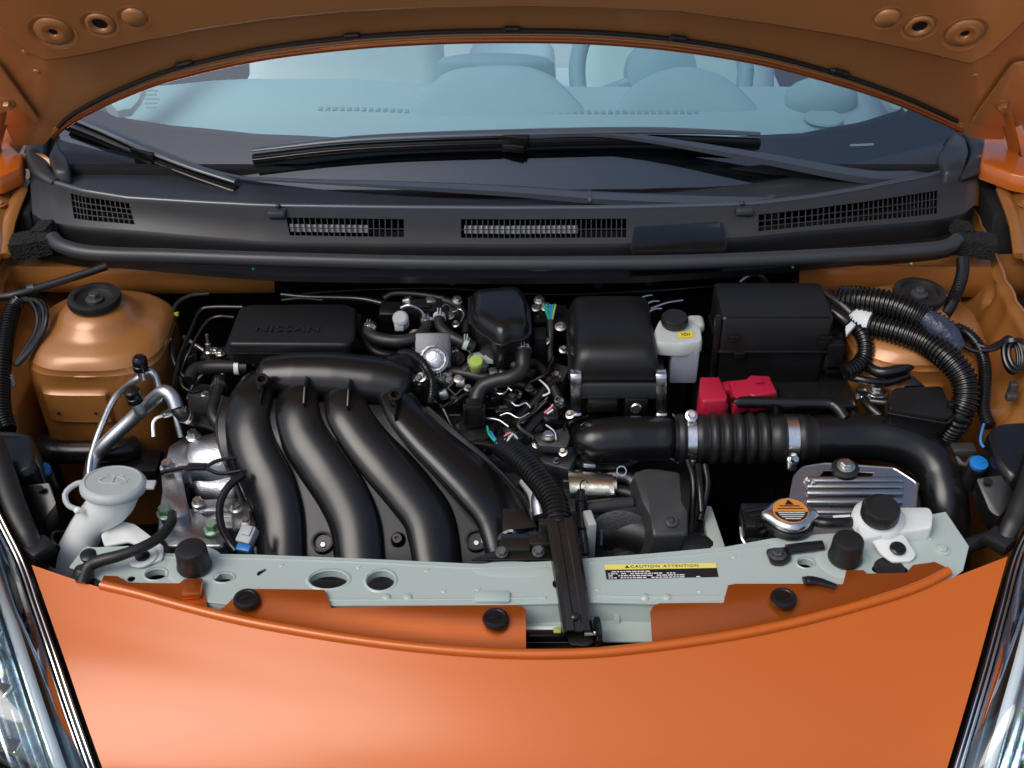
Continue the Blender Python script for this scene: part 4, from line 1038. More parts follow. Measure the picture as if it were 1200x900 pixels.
# ================================================================== throttle body and the fittings behind
tb = thing('throttle_body', 'silver throttle body behind the right end of the plenum', 'throttle body')
mk('housing', [g_box(at(508, 420, .862), (.056, .028, .078), .006, (-38, 0, 0)), g_box(at(494, 402, .873), (.020, .02, .03), .004, (-38, 0, 0)), g_box(at(522, 404, .875), (.018, .02, .03), .004, (-38, 0, 0)), g_box(at(512, 448, .838), (.05, .03, .04), .005)], 'throttle_alu', tb)
cf = at(509, 421, .876)
mk('motor_cover', [g_lathe([(.0215, -.008), (.0215, .003), (.0185, .0045), (.0165, -.002), (.0135, -.003), (.0125, .002), (.0105, .003), (.0005, .0026)], cf, (0, -.75, .66), 40)], 'cast_alu', tb)
for dx, dy in ((-17, -22), (18, -20), (-18, 22), (18, 24)): mk('screw', g_bolt(at(509 + dx, 421 + dy, .878), (0, -.62, .78), .0035, .004), 'dark_cast', tb)
mk('actuator', [g_box(at(495, 363, .895), (.062, .032, .024), .004), g_box(at(518, 372, .89), (.02, .03, .03), .003), g_box(at(493, 358, .91), (.03, .012, .004), .001)], 'plastic', tb)
mk('metal_strap', g_tube(path((470, 361, .91), (480, 358, .915), (495, 366, .905), (497, 380, .895)), .0022, 6), 'bright_alu', tb)
cp = mk('sensor', g_lathe([(.010, -.012), (.012, -.01), (.012, .012), (.009, .015), (.0005, .015)], at(470, 376, .90), (0, -.55, .8), 20), 'grey_conn', tb)
mk('socket', g_box(at(468, 383, .897), (.014, .008, .012), .002), 'cap_grey', cp)
hose('vacuum_hose', 'black rubber hose hanging in a loop above the plenum', 'hose', [(436, 380, .89), (432, 390, .885), (444, 397, .885), (468, 400, .886), (490, 395, .888), (500, 384, .89), (499, 372, .895)], .0098, clamps=(.06, .92), cm='bright_alu')
hose('vacuum_hose', 'black striped rubber hose slanting right from the throttle body', 'hose', [(515, 370, .90), (516, 382, .895), (528, 394, .89), (545, 402, .885), (556, 406, .88)], .0085, clamps=(.04, .85), cm='cap_grey')
hose('wire_loom', 'ribbed black wire loom arching over the plenum end', 'wire loom', [(468, 414, .875), (480, 414, .88), (492, 422, .88), (500, 432, .875), (506, 446, .862), (506, 462, .85), (504, 472, .84)], .0062, 'loom', pitch=.0042, depth=.10)
hose('coolant_hose', 'black hose running behind the throttle body to the right', 'hose', [(512, 450, .845), (520, 440, .85), (534, 436, .852), (560, 441, .85), (585, 446, .845), (600, 452, .835)], .0088, clamps=(.06,))
hose('breather_hose', 'thick black hose dropping from the small chamber', 'hose', [(612, 402, .892), (613, 418, .885), (612, 432, .875), (600, 442, .868), (580, 447, .862), (566, 453, .855), (559, 465, .845), (558, 482, .83)], .0118, clamps=(.10,), cm='bright_alu', n=60)
hose('coolant_hose', 'dark hose behind the green capped valve', 'hose', [(562, 405, .87), (580, 416, .87), (598, 424, .865), (606, 430, .86)], .0105)
ch = thing('vacuum_chamber', 'small black domed chamber behind the engine', 'chamber')
o = roundpoly(path((549, 348, .915), (560, 344, .915), (604, 340, .915), (613, 343, .915), (621, 362, .915), (623, 388, .915), (616, 397, .915), (600, 399, .915), (590, 404, .915), (581, 402, .915), (556, 384, .915), (549, 374, .915)), .004, 2)
mk('body', g_loft([shiftz(inset(o, .88), -.05), shiftz(inset(o, .95), -.012), shiftz(inset(o, .95), -.006)]), 'plastic', ch, 40)
mk('rim', g_loft([shiftz(o, -.006), shiftz(inset(o, 1.02), -.004), shiftz(inset(o, 1.02), -.001), shiftz(o, 0)]), 'plastic', ch, 40)
c_ = sum(o, V()) / len(o) + V((.004, .006, 0))
dome = lambda k, h: [V((c_.x + (p.x - c_.x) * k, c_.y + (p.y - c_.y) * k, p.z + h)) for p in o]
mk('dome', g_loft([dome(.93, -.001), dome(.90, .006), dome(.84, .014), dome(.74, .019), dome(.55, .021)]), 'satin_plastic', ch, 60)
vl = thing('purge_valve', 'small valve with yellow green cap in the middle of the bay', 'valve')
mk('cap', g_lathe([(.0095, -.012), (.0100, 0), (.0112, .004), (.0112, .010), (.0095, .013), (.0005, .014)], at(558, 428, .868), (.0, -.35, .9), 24), 'lime', vl)
mk('body', g_lathe([(.017, -.012), (.017, -.002), (.012, .003)], at(561, 421, .865), (.1, -.2, .95), 24), 'grey_conn', vl)
mk('lever', g_loft([[at(576, 420, .872) + V((math.cos(t) * .014, math.sin(t) * .008, h)) for t in [2 * math.pi * k / 20 for k in range(20)]] for h in (-.004, .002)]), 'grey_conn', vl)
mk('clamp', g_ring(at(573, 409, .873), (.6, -.5, 0), .0095, .008, .003, 20), 'cap_grey', vl)
mk('red_lock', g_box(at(566, 411, .875), (.005, .005, .006), .001), 'red_plastic', vl)
mk('plug', [g_lathe([(.0068, -.025), (.0068, -.012), (.008, -.011), (.008, .006), (.006, .009)], at(538, 420, .868), (0, -.2, 1), 18), g_box(at(538, 406, .875), (.018, .012, .006), .002)], 'plastic', vl)
mk('clip_frame', [g_ring(at(534, 456, .84), (0, -.5, .8), .0105, .012, .0022, 4), g_box(at(532, 467, .833), (.01, .008, .006), .001)], 'grey_plastic', vl)

# coil pack / sensor with round neck in the middle
cs = thing('ignition_coil', 'black ignition coil plugged in between manifold and air box', 'ignition coil')
mk('body', [g_box(at(556, 484, .835), (.024, .022, .04), .003), g_box(at(556, 473, .85), (.014, .012, .012), .002)], 'plastic', cs)
for dx in (-11, 11): mk('latch', g_box(at(556 + dx, 486, .836), (.005, .014, .03), .001), 'plastic', cs)
mk('neck', g_lathe([(.030, -.05), (.030, -.018), (.0265, -.016), (.0265, -.008), (.030, -.006), (.030, .0), (.022, .003)], at(557, 500, .81), (0, -.1, 1), 32), 'plastic', cs)
mk('lead', g_tube(path((527, 487, .83), (540, 487, .835)), .0022, 6), 'plastic', cs)

# ================================================================== wiring in the middle
def loomtube(label, pts, r, pitch=.005, depth=.09, m='loom', name='wire_loom', group='corrugated wire looms', **kw):
    return tag(mk(name, g_tube(path(*pts), r, 16, pitch=pitch, depth=depth, **kw), m, ang=25), label, 'wire loom', group)
loomtube('thick ribbed black wire loom entering the front black stay', [(590, 522, .815), (607, 535, .822), (624, 552, .825), (640, 572, .825), (650, 590, .822), (654, 612, .815), (656, 630, .805)], .0178, .0064, .075)
loomtube('thin ribbed loom lying along the right edge of the manifold', [(552, 521, .80), (566, 521, .805), (582, 524, .81), (594, 530, .812)], .0068, .0042, .12)
for col, nm, lab, pts in (('teal_wire', 'wire', 'teal wire sticking up at the loom mouth', [(571, 500, .825), (574, 510, .827), (583, 520, .826)]), ('blue_wire', 'wire', 'blue wire at the loom mouth', [(575, 506, .825), (580, 514, .827), (586, 521, .824)]), ('pink_wire', 'wire', 'pink wire curled above the loom mouth', [(592, 519, .83), (592, 511, .834), (599, 507, .834), (602, 512, .83)]), ('label_white', 'wire', 'white wire curled above the loom mouth', [(594, 520, .83), (596, 514, .836), (602, 509, .834), (606, 515, .828)])):
    tag(mk(nm, g_tube(path(*pts), .0018, 7), col), lab, 'wire', 'loose wires')
for k, (col, dx) in enumerate((('teal_wire', -3), ('teal_wire', -1), ('blue_wire', 2), ('teal_wire', 4), ('lime', 6))):
    tag(mk('wire', g_tube(path((642 + dx * 1.5, 357, .89), (643 + dx, 366, .885), (645 + dx * .3, 378, .88)), .0016, 6), col), '%s fanned out of the upright grey sleeve' % ['dark teal wire, leftmost', 'teal wire, second from left', 'blue wire', 'teal wire, right of the blue one', 'lime wire, rightmost'][k], 'wire', 'wires in the upright sleeve')
hose('cable_sleeve', 'upright grey cable sleeve with coloured wires at its top', 'cable', [(645, 376, .88), (645, 392, .87), (644, 410, .855), (646, 425, .845)], .0052, 'grey_plastic')
blk = thing('relay_bracket', 'dark bracket with bolts behind the upright cable sleeve', 'bracket')
mk('plate', g_box(at(645, 385, .84), (.055, .05, .06), .004), 'plastic', blk)
mk('box', g_box(at(632, 405, .86), (.020, .03, .05), .003), 'matte_plastic', blk)
for px, py in ((628, 361), (657, 383), (632, 352), (640, 360)): mk('bolt', g_bolt(at(px, py, .876), (0, -.3, 1), .006 if px > 630 else .005, .007), 'zinc', blk)
random.seed(11)
labs = ['upper left', 'upper middle', 'upper right', 'lower left', 'lower middle', 'lower right']
cab = [([(655, 445, .84), (640, 455, .835), (628, 470, .825), (612, 485, .815), (600, 500, .81)], .0075, 'black taped cable running down left from the air box'),
       ([(648, 480, .83), (632, 490, .828), (618, 505, .82), (606, 515, .815)], .0068, 'black sleeve with pink wires above the thick loom'),
       ([(610, 462, .82), (622, 448, .84), (640, 438, .85), (648, 420, .855)], .0035, 'thin black wire below the upright sleeve'),
       ([(600, 480, .81), (615, 470, .82), (630, 476, .82), (642, 466, .83)], .003, 'thin black wire looping between coil and air box'),
       ([(585, 500, .80), (598, 492, .815), (612, 496, .82), (628, 482, .83), (640, 470, .84)], .003, 'thin black wire above the loom mouth'),
       ([(660, 500, .80), (640, 508, .81), (622, 512, .812)], .0045, 'short black cable left of the intake elbow'),
       ([(520, 478, .82), (535, 470, .83), (548, 462, .835), (575, 465, .83), (600, 470, .82)], .0042, 'black cable crossing behind the ignition coil'),
       ([(510, 470, .83), (520, 480, .825), (530, 500, .81), (545, 512, .80)], .0038, 'black cable along the manifold edge')]
for pts, r, lab in cab: hose('cable', lab, 'cable', pts, r, 'loom', 'cables in the middle of the bay')
for pts, lab in (([(638, 484, .838), (645, 478, .842), (648, 474, .845)], 'pink wire end beside the air box'), ([(641, 485, .838), (648, 480, .841)], 'white wire end beside the air box'), ([(632, 445, .845), (640, 452, .85), (644, 460, .848), (636, 464, .845)], 'cream wire curl below the upright sleeve')):
    tag(mk('wire', g_tube(path(*pts), .0015, 6), 'pink_wire' if 'pink' in lab else 'label_white'), lab, 'wire', 'loose wires')
cl = [((583, 464, .83), (.030, .02, .018), 25), ((600, 470, .828), (.02, .02, .022), -30), ((590, 482, .815), (.026, .014, .016), 10), ((645, 492, .82), (.022, .02, .03), 0), ((618, 492, .80), (.03, .02, .02), 35), ((575, 478, .81), (.02, .02, .02), 0), ((540, 470, .81), (.02, .03, .02), 15)]
cls = ['black plug with metal clip beside the thick hose', 'dark square plug behind the ignition coil', 'flat black plug above the loom mouth', 'ribbed black plug left of the air box', 'black plug under the taped cable', 'small black plug right of the ignition coil', 'small black plug left of the ignition coil']
for (p, s_, a), lab in zip(cl, cls):
    t = thing('connector', lab, 'connector', 'black plugs in the middle')
    c = at(*p); mk('shell', g_box(c, s_, .0025, (12, 0, a)), 'plastic', t)
    mk('lock', g_box(c + V((0, -.002, s_[2] / 2 + .001)), (s_[0] * .5, s_[1] * .4, .004), .001, (12, 0, a)), 'grey_plastic', t)
for k in range(3): pass
me_ = thing('metal_bracket', 'small steel bracket with bolt left of the intake elbow', 'bracket')
mk('plate', g_prism(roundpoly(path((626, 512, .815), (664, 500, .815), (668, 512, .812), (664, 524, .81), (632, 522, .81)), .004), (0, 0, -.012), .002), 'dark_cast', me_)
mk('bolt', g_bolt(at(642, 512, .816), s=.007, h=.008), 'zinc', me_)

# ================================================================== front pulley side: heat shield, alternator cover, hoses
hs = thing('heat_shield', 'shiny metal heat shield below the intake elbow', 'heat shield')
gr = []
for i in range(19):
    u = i / 18; px = 666 + 52 * u
    gr.append([at(px, 551 + 5 * u, .79), at(px, 556 + 5 * u, .795), at(px + 1, 566 + 3 * u, .792), at(px + 2, 576 + 2 * u, .785), at(px + 2, 583, .775)])
mk('shell', g_sheet(gr, .002), 'gold_shield', hs, 60)
mk('pipe_stub', g_tube(path((700, 570, .77), (722, 570, .77)), .014, 16), 'gold_shield', hs)
al = thing('belt_side_housing', 'dark housing with pipes behind the black front stay', 'housing')
mk('casting', [g_box(at(690, 600, .72), (.09, .06, .06), .008), g_box(at(640, 590, .72), (.07, .06, .05), .008)], 'dark_cast', al)
mk('pipe', g_tube(path((688, 595, .775), (712, 592, .775), (740, 590, .77)), .0095, 14), 'grey_plastic', al)
mk('pipe', g_tube(path((640, 566, .78), (632, 585, .775), (634, 606, .765)), .012, 14), 'pipe_alu', al)
mk('dipstick_tube', [g_tube(path((681, 575, .80), (681, 600, .79), (683, 622, .78), (686, 650, .765)), .0055, 12), g_ring(at(681, 590, .79), (0, .2, 1), .0055, .02, .0025, 16), g_ring(at(684, 618, .782), (0, .2, 1), .0055, .008, .003, 16)], 'plastic', al)
mk('wire', g_tube(path((681, 576, .80), (680, 567, .81), (685, 562, .812), (688, 566, .81)), .0012, 6), 'plastic', al)
mk('plate', g_box(at(690, 628, .765), (.012, .03, .07), .002, (0, 0, 12)), 'cap_grey', al)
lh = tag(mk('radiator_hose', g_tube(path((700, 625, .73), (722, 618, .735), (752, 624, .735), (790, 640, .725), (830, 655, .71)), [.03, .031, .031, .03], 24, n=50), 'rubber'), 'thick black radiator hose low behind the support', 'hose')
gc = thing('alternator_cover', 'dark grey moulded cover with screw below the intake elbow', 'cover')
o = roundpoly(path((742, 553, .802), (758, 548, .805), (772, 549, .806), (797, 553, .804), (800, 590, .792), (807, 600, .788), (806, 627, .776), (765, 629, .776), (761, 604, .786), (752, 588, .792)), .005, 3)
mk('shell', g_loft([[p + V((-.012, .004, -.06)) for p in o], shiftz(o, -.004), shiftz(inset(o, .975), -.0008), shiftz(inset(o, .93), .001)]), 'grey_plastic', gc, 50)
ps = at(786, 611, .7855)
mk('screw', [g_ring(ps, (0, -.35, .9), .0065, .003, .003, 24)] + g_bolt(ps, (0, -.35, .9), .0042, .004), 'grey_plastic', gc)
gsb = tag(mk('side_bar', g_prism(path((822, 592, .74), (834, 592, .74), (852, 645, .74), (832, 648, .74)), (0, 0, -.05), .003), 'support_paint'), 'pale green steel bar standing between battery and cover', 'bar')
for pts, lab in (([(806, 540, .79), (812, 560, .78), (812, 590, .76), (806, 640, .74)], 'black cable hanging below the bellows'), ([(818, 545, .79), (820, 570, .78), (822, 600, .76)], 'second black cable below the bellows'), ([(826, 545, .79), (829, 570, .775), (820, 610, .75)], 'rightmost black cable below the bellows')):
    hose('cable', lab, 'cable', pts, .005, 'loom', 'cables below the bellows')
# ================================================================== air filter housing
af = thing('air_filter_housing', 'black air filter housing with silver clips in the middle', 'air filter')
lid0 = path((664, 441, .874), (783, 441, .874)); yf = lid0[0].y; yb = at(720, 350, .90).y
xl, xr = lid0[0].x, lid0[1].x
def rr(x0, x1, y0, y1, z, rad=.014): return roundpoly([V((x0, y0, z)), V((x1, y0, z)), V((x1, y1, z)), V((x0, y1, z))], rad, 4)
xa, xb = at(673, 430, .885).x, at(771, 430, .885).x
mk('lid', g_loft([rr(xa - .004, xb + .003, yf + .002, yb + .01, .872), rr(xa - .002, xb + .002, yf + .003, yb + .01, .882), rr(xa, xb, yf + .006, yb + .005, .895, .018), rr(xa + .003, xb - .003, yf + .012, yb, .905, .02), rr(xa + .012, xb - .010, yf + .030, yb - .01, .911, .02), rr(xa + .03, xb - .03, yf + .06, yb - .03, .912, .02)]), 'matte_plastic', af, 60)
mk('lid_rim', g_prism(rr(xl + .003, xr - .003, yf - .004, yb + .012, .873, .008), (0, 0, -.006), .0012), 'plastic', af)
mk('body', g_loft([rr(xl + .012, xr - .012, yf + .008, yb, .76, .01), rr(xl + .006, xr - .006, yf + .004, yb + .005, .84, .01), rr(xl + .004, xr - .004, yf, yb + .008, .866, .01)]), 'plastic', af, 40)
mk('front_step', g_box(V(((xl + xr) / 2, yf - .001, .851)), (xr - xl - .03, .014, .026), .003), 'grey_plastic', af)
for px in (675, 775):
    p0, p1, p2 = aty(px, 441, yf - .006), aty(px, 462, yf - .010), aty(px, 484, yf - .006)
    cl_ = mk('clip', g_sheet([[q + V((-.0075, 0, 0)), q + V((-.003, -.0012, 0)), q + V((.003, -.0012, 0)), q + V((.0075, 0, 0))] for q in catmull([p0 + V((0, .012, .003)), p0, p1, p2 + V((0, -.001, .004)), p2 + V((0, -.006, 0))], 5)], .0012, (0, 1, 0)), 'bright_alu', af, 60)
sb = aty(745, 475, yf - .008)
pl = mk('screw_pad', g_box(sb, (.034, .012, .030), .002), 'plastic', af)
mk('screw', g_lathe([(.0085, 0), (.0085, .0025), (.007, .004), (.0005, .0042)], sb + V((0, -.006, 0)), (0, -1, .15), 20), 'bright_alu', pl)
mk('snap', g_box(aty(706, 474, yf - .010), (.045, .016, .020), .004), 'plastic', af)
for px in (692, 702, 725, 760):
    mk('rib', g_box(aty(px, 466, yf - .002), (.003, .008, .03), .001), 'plastic', af)

# ================================================================== intake elbow, bellows and clamps, cold air duct
el = thing('intake_elbow', 'smooth black intake elbow below the air filter housing', 'intake pipe')
mk('elbow', g_tube(path((675, 524, .786), (690, 519, .796), (730, 515, .80), (765, 514, .80), (800, 514, .80)), [.031, .034, .0345, .033, .0335], 32, n=60, dome=.030), 'satin_plastic', el, 60)
fl_ = path((666, 500, .79), (672, 494, .795), (690, 488, .80), (665, 515, .785), (667, 530, .78), (680, 545, .775), (705, 549, .775), (735, 545, .778), (757, 535, .785), (780, 535, .785), (796, 542, .78))
mk('seam_flange', g_tube([fl_[2], fl_[1], fl_[0], fl_[3], fl_[4], fl_[5], fl_[6], fl_[7], fl_[8], fl_[9], fl_[10]], .0038, 8, n=80), 'satin_plastic', el)
for px, py in ((683, 547), (707, 550), (727, 547)): mk('snap', g_box(at(px, py, .776), (.01, .006, .008), .001), 'satin_plastic', el)
fo = roundpoly([fl_[2], fl_[1], fl_[0], fl_[3], fl_[4], fl_[5], fl_[6], fl_[7], fl_[8], fl_[9], fl_[10], at(796, 500, .79)], .006, 2)
mk('flange_plate', g_prism([V((p.x, p.y, p.z - .002)) for p in fo], (0, 0, -.006), .001), 'satin_plastic', el)
mk('mouth_ring', [g_ring(at(791, 514, .80), (1, 0, 0), .0325, .006, .004, 40)], 'satin_plastic', el)
be = thing('intake_bellows', 'ribbed black rubber bellows joining the intake pipes', 'bellows')
a, b = at(790, 514, .80), at(942, 514, .80)
prof = []
def bx(px): return at(px, 514, .80).x - a.x
for px, r in ((790, .033), (794, .0365), (799, .0368), (801, .034), (815, .034), (818, .0365), (822, .0362), (825, .0345), (829, .0345)): prof.append((r, bx(px)))
for k in range(5):
    c = 835 + 14.5 * k
    for d, r in ((-6.5, .0325), (-5, .035), (-2.5, .0378), (0, .0385), (2.5, .0378), (5, .035), (6.5, .0325)): prof.append((r, bx(c + d)))
for px, r in ((903, .0325), (906, .0350), (915, .0355), (917, .034), (934, .034), (936, .036), (941, .0358), (943, .034), (955, .033)): prof.append((r, bx(px)))
mk('sleeve', g_lathe(prof, a, (1, 0, 0), 48), 'rubber', be, 50)
for px, wd, up in ((808, .013, 1), (925, .0165, 0)):
    c = at(px, 514, .80)
    cl_ = mk('clamp', g_ring(c, (1, 0, 0), .0343, wd, .0016, 48), 'bright_alu', be)
    if up:
        q = c + V((-.001, .004, .0385)); mk('screw', g_bolt(q + V((0, -.004, .004)), (0, -.6, .8), .006, .009, 1.5), 'zinc', cl_); mk('screw_housing', g_box(q, (.014, .018, .008), .002), 'bright_alu', cl_)
        mk('tail', g_box(c + V((.002, -.030, -.024)), (.006, .008, .016), .001), 'zinc', cl_)
    else:
        q = c + V((0, -.030, -.020)); mk('screw_housing', g_box(q, (.014, .014, .024), .003, (-35, 0, 0)), 'bright_alu', cl_); mk('screw', g_bolt(q + V((0, -.006, .010)), (.2, -.6, .7), .0062, .010, 1.4), 'zinc', cl_)
du = thing('air_duct', 'smooth black air duct bending down at the right', 'air duct')
mk('duct', g_tube(path((936, 514, .80), (970, 513, .80), (1010, 512, .80), (1045, 515, .80), (1075, 527, .792), (1098, 552, .775), (1107, 590, .75), (1110, 640, .70), (1112, 700, .65)), [.0325, .034, .0345, .034, .034, .034, .034, .033, .032], 32, n=90), 'satin_plastic', du, 60)
mk('seam', g_tube(path((945, 531, .788), (1000, 532, .785), (1050, 534, .785), (1080, 545, .778), (1100, 565, .765)), .003, 8), 'satin_plastic', du)
mk('band', g_ring(at(949, 513, .80), (.9, -.2, .2), .0335, .004, .002, 40), 'satin_plastic', du)
for px, py in ((970, 532), (1035, 533)): mk('snap', g_box(at(px, py + 3, .783), (.028, .006, .008), .001), 'plastic', du)
mk('rib', g_box(at(1100, 558, .775) + V((-.03, -.01, -.02)), (.04, .01, .012), .003, (0, 30, 0)), 'plastic', du)

# ================================================================== brake fluid reservoir
rv = thing('brake_fluid_reservoir', 'translucent white brake fluid reservoir with black cap', 'reservoir')
z0 = .905
o = roundpoly(path((770, 402, z0), (800, 404, z0), (824, 400, z0), (822, 384, z0), (808, 372, z0), (772, 374, z0), (766, 388, z0)), .008, 4)
mk('upper_tank', g_loft([shiftz(inset(o, .97), -.022), shiftz(o, -.018), shiftz(inset(o, .99), -.004), shiftz(inset(o, .94), 0)]), 'tank_plastic', rv, 50)
mk('side_pocket', g_box(at(815, 380, .892), (.026, .03, .02), .008, segs=4), 'tank_plastic', rv, 60)
f = aty(802, 412, at(802, 404, z0).y + .004); f2 = aty(802, 450, f.y)
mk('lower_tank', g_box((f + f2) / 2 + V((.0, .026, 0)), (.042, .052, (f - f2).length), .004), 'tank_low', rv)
mk('neck', g_lathe([(.0155, -.01), (.0155, .008)], at(791, 382, z0), seg=28), 'tank_plastic', rv)
cpm = mk('cap', g_lathe([(.0185, .002), (.0195, .004), (.0195, .014), (.018, .017), (.0005, .0172)], at(790, 381, z0), (0, -.05, 1), 36), 'rubber', rv)
for k in range(24):
    t = 2 * math.pi * k / 24; mk('grip', g_box(at(790, 381, z0) + V((math.cos(t) * .0195, math.sin(t) * .0195, .009)), (.0016, .0016, .009), .0003, (0, 0, math.degrees(t))), 'rubber', cpm)
l4 = path((795, 389, z0 + .0006), (812, 388, z0 + .0006), (813, 395, z0 + .0006), (794, 396, z0 + .0006))
ly_ = mk('label', (l4, [(0, 1, 2, 3)]), 'yellow', rv, smooth=False); c = sum(l4, V()) / 4 + V((0, 0, .0005))
mk('symbol', [g_ring(c, (0, 0, 1), .0022, .0002, .0012, 16), g_box(c + V((-.0055, 0, 0)), (.0012, .006, .0002), 0), g_box(c + V((.0055, 0, 0)), (.0012, .006, .0002), 0)], 'label_black', ly_, smooth=False)
for k, (a_, b_) in enumerate((((745, 353), (764, 346)), ((755, 358), (772, 353)), ((762, 362), (800, 352)), ((760, 366), (775, 362)))):
    hose('brake_pipe', 'thin silver pipe behind the brake fluid reservoir, %s' % ['topmost', 'second from top', 'third from top', 'lowest'][k], 'pipe', [(*a_, .90), ((a_[0] + b_[0]) / 2, (a_[1] + b_[1]) / 2 - 2, .902), (*b_, .90)], .0022, 'bright_alu', 'silver pipes behind the reservoir')

# ================================================================== fuse box and battery
fb = thing('fuse_box', 'large black fuse box with ridged front behind the battery', 'fuse box')
zt = .93; A = path((846, 373, zt), (977, 372, zt)); yF = A[0].y; yB = at(900, 331, zt).y
x0, x1 = A[0].x, A[1].x; zA = aty(900, 412, yF).z; zB = aty(900, 446, yF).z
mk('lid', g_loft([rr(x0, x1, yF, yB, zA, .008), rr(x0, x1, yF, yB, zt - .003, .008), rr(x0 + .002, x1 - .002, yF + .002, yB - .002, zt, .008)]), 'matte_plastic', fb, 40)
mk('lid_ridge', g_prism(rr(x0 - .003, x1 + .003, yF - .003, yB + .003, zA + .002, .008), (0, 0, -.004), .001), 'plastic', fb)
mk('top_ridge', g_box(V(((x0 + x1) / 2, yF + .002, zt + .001)), (x1 - x0 - .012, .004, .003), .001), 'plastic', fb)
mk('base', g_loft([rr(x0 + .004, x1 - .004, yF + .004, yB, zB - .05, .008), rr(x0 + .002, x1 - .002, yF + .002, yB, zA - .003, .008)]), 'plastic', fb, 40)
mk('side_rail', g_box(V((x0 - .004, yF + .006, (zt + zB) / 2)), (.010, .014, zt - zB), .003), 'plastic', fb)
for px, py in ((860, 397), (866, 416), (965, 403), (968, 398)):
    q = aty(px, py, yF - .004); mk('latch', [g_box(q, (.016, .006, .012), .0015), g_box(q + V((0, -.003, .005)), (.016, .004, .002), .0005)], 'plastic', fb)
mk('side_socket', [g_box(V((x1 + .012, yF + .02, zA - .012)), (.028, .04, .05), .003), g_box(V((x1 + .02, yF + .015, zA - .035)), (.034, .03, .018), .003)], 'plastic', fb)
mk('cover_slope', g_loft([[V((x1 - .002, yF + .01, zA + .01)), V((x1 + .035, yF + .03, zA + .0)), V((x1 + .035, yB - .02, zA + .0)), V((x1 - .002, yB, zA + .01))], [V((x1 - .004, yF + .03, zt - .004)), V((x1 + .016, yF + .06, zt - .016)), V((x1 + .016, yB - .02, zt - .016)), V((x1 - .004, yB - .005, zt - .004))]], .004), 'plastic', fb)
bt = thing('battery', 'black car battery below the fuse box', 'battery')
zb = .815; BA = path((818, 484, zb), (1006, 480, zb)); yb0 = BA[0].y; 
mk('case', g_box(V(((BA[0].x + BA[1].x) / 2 + .004, yb0 + .075, .71)), (BA[1].x - BA[0].x, .15, .20), .006), 'matte_plastic', bt)
mk('top_cover', g_prism(roundpoly(path((911, 450, .824), (992, 446, .824), (1004, 476, .824), (918, 479, .824)), .004), (0, 0, -.008), .002), 'plastic', bt)
for k in range(3):
    mk('case_rib', g_box(V((BA[0].x + .03 + .05 * k, yb0 - .001, .70)), (.006, .004, .15), .001), 'matte_plastic', bt)
rc = thing('battery_terminal_cover', 'two part red plastic cover over the battery terminal', 'terminal cover')
zq = .852
o = path((821, 441, zq), (843, 441, zq), (853, 464, zq - .004), (851, 468, zq - .005), (824, 470, zq - .005), (819, 462, zq - .004))
mk('left_cover', g_loft([shiftz(inset(o, 1.05), -.040), shiftz(inset(o, 1.02), -.004), shiftz(inset(o, .96), 0)], .002), 'red_plastic', rc, 40)
mk('lower_skirt', g_box(at(838, 477, .826), (.036, .014, .018), .003, (0, 0, 4)), 'red_plastic', rc)
o = path((855, 446, zq), (874, 444, zq), (880, 439, zq + .002), (902, 440, zq + .002), (911, 459, zq - .003), (884, 464, zq - .003), (880, 462, zq - .003), (862, 468, zq - .004))
mk('right_cover', g_loft([shiftz(inset(o, 1.04), -.030), shiftz(inset(o, 1.01), -.004), shiftz(inset(o, .96), 0)], .0015), 'red_plastic', rc, 40)
mk('bridge', g_box(at(852, 455, .836), (.02, .02, .012), .002, (0, 0, 15)), 'red_plastic', rc)
mk('hinge', g_box(at(890, 447, zq + .004), (.012, .004, .002), .0005), 'red_plastic', rc)
hd = tag(mk('hold_down_bar', [g_tube(path((861, 473, .838), (870, 471, .84), (930, 472, .84), (970, 473, .84), (982, 479, .838), (990, 490, .83)), .0088, 14, n=60), g_box(at(908, 484, .835), (.005, .01, .02), .001)], 'satin_plastic'), 'black hold-down bar lying across the battery top', 'bar')
ng = thing('negative_terminal', 'silver battery clamp with bolt right of the battery cover', 'terminal')
mk('clamp', [g_prism(roundpoly(path((1006, 458, .835), (1026, 452, .835), (1042, 458, .835), (1036, 466, .833), (1010, 468, .833)), .004), (0, 0, -.01), .002), g_ring(at(1010, 462, .83), (0, 0, 1), .008, .012, .003)], 'bright_alu', ng)
mk('bolt', g_bolt(at(1027, 458, .836), s=.007, h=.008), 'zinc', ng)
mk('cable', g_tube(path((1012, 468, .832), (1020, 478, .83), (1032, 488, .825)), .0075, 12), 'loom', ng)
mk('cable', g_tube(path((1020, 470, .835), (1040, 472, .838), (1060, 470, .84)), .0065, 12), 'loom', ng)
sbx = thing('sensor_cover', 'small black lidded box above the air duct', 'box')
o = roundpoly(path((1048, 454, .868), (1104, 452, .868), (1118, 484, .860), (1110, 490, .858), (1042, 478, .860), (1040, 470, .862)), .004, 3)
mk('lid', g_loft([shiftz(o, -.008), shiftz(o, -.002), shiftz(inset(o, .97), 0)]), 'plastic', sbx, 50)
mk('rim', g_loft([shiftz(inset(o, 1.03), -.014), shiftz(inset(o, 1.05), -.012), shiftz(inset(o, 1.05), -.009), shiftz(inset(o, 1.02), -.0085)]), 'plastic', sbx, 40)
mk('base', g_loft([shiftz(inset(o, .8), -.05), shiftz(inset(o, .95), -.0145)]), 'plastic', sbx, 40)
mk('latch', g_box(at(1113, 476, .862), (.008, .012, .014), .002), 'plastic', sbx)
mk('triangle_bracket', g_prism(path((1060, 452, .86), (1070, 440, .868), (1084, 452, .86)), (0, .004, -.012), .001), 'plastic', sbx)

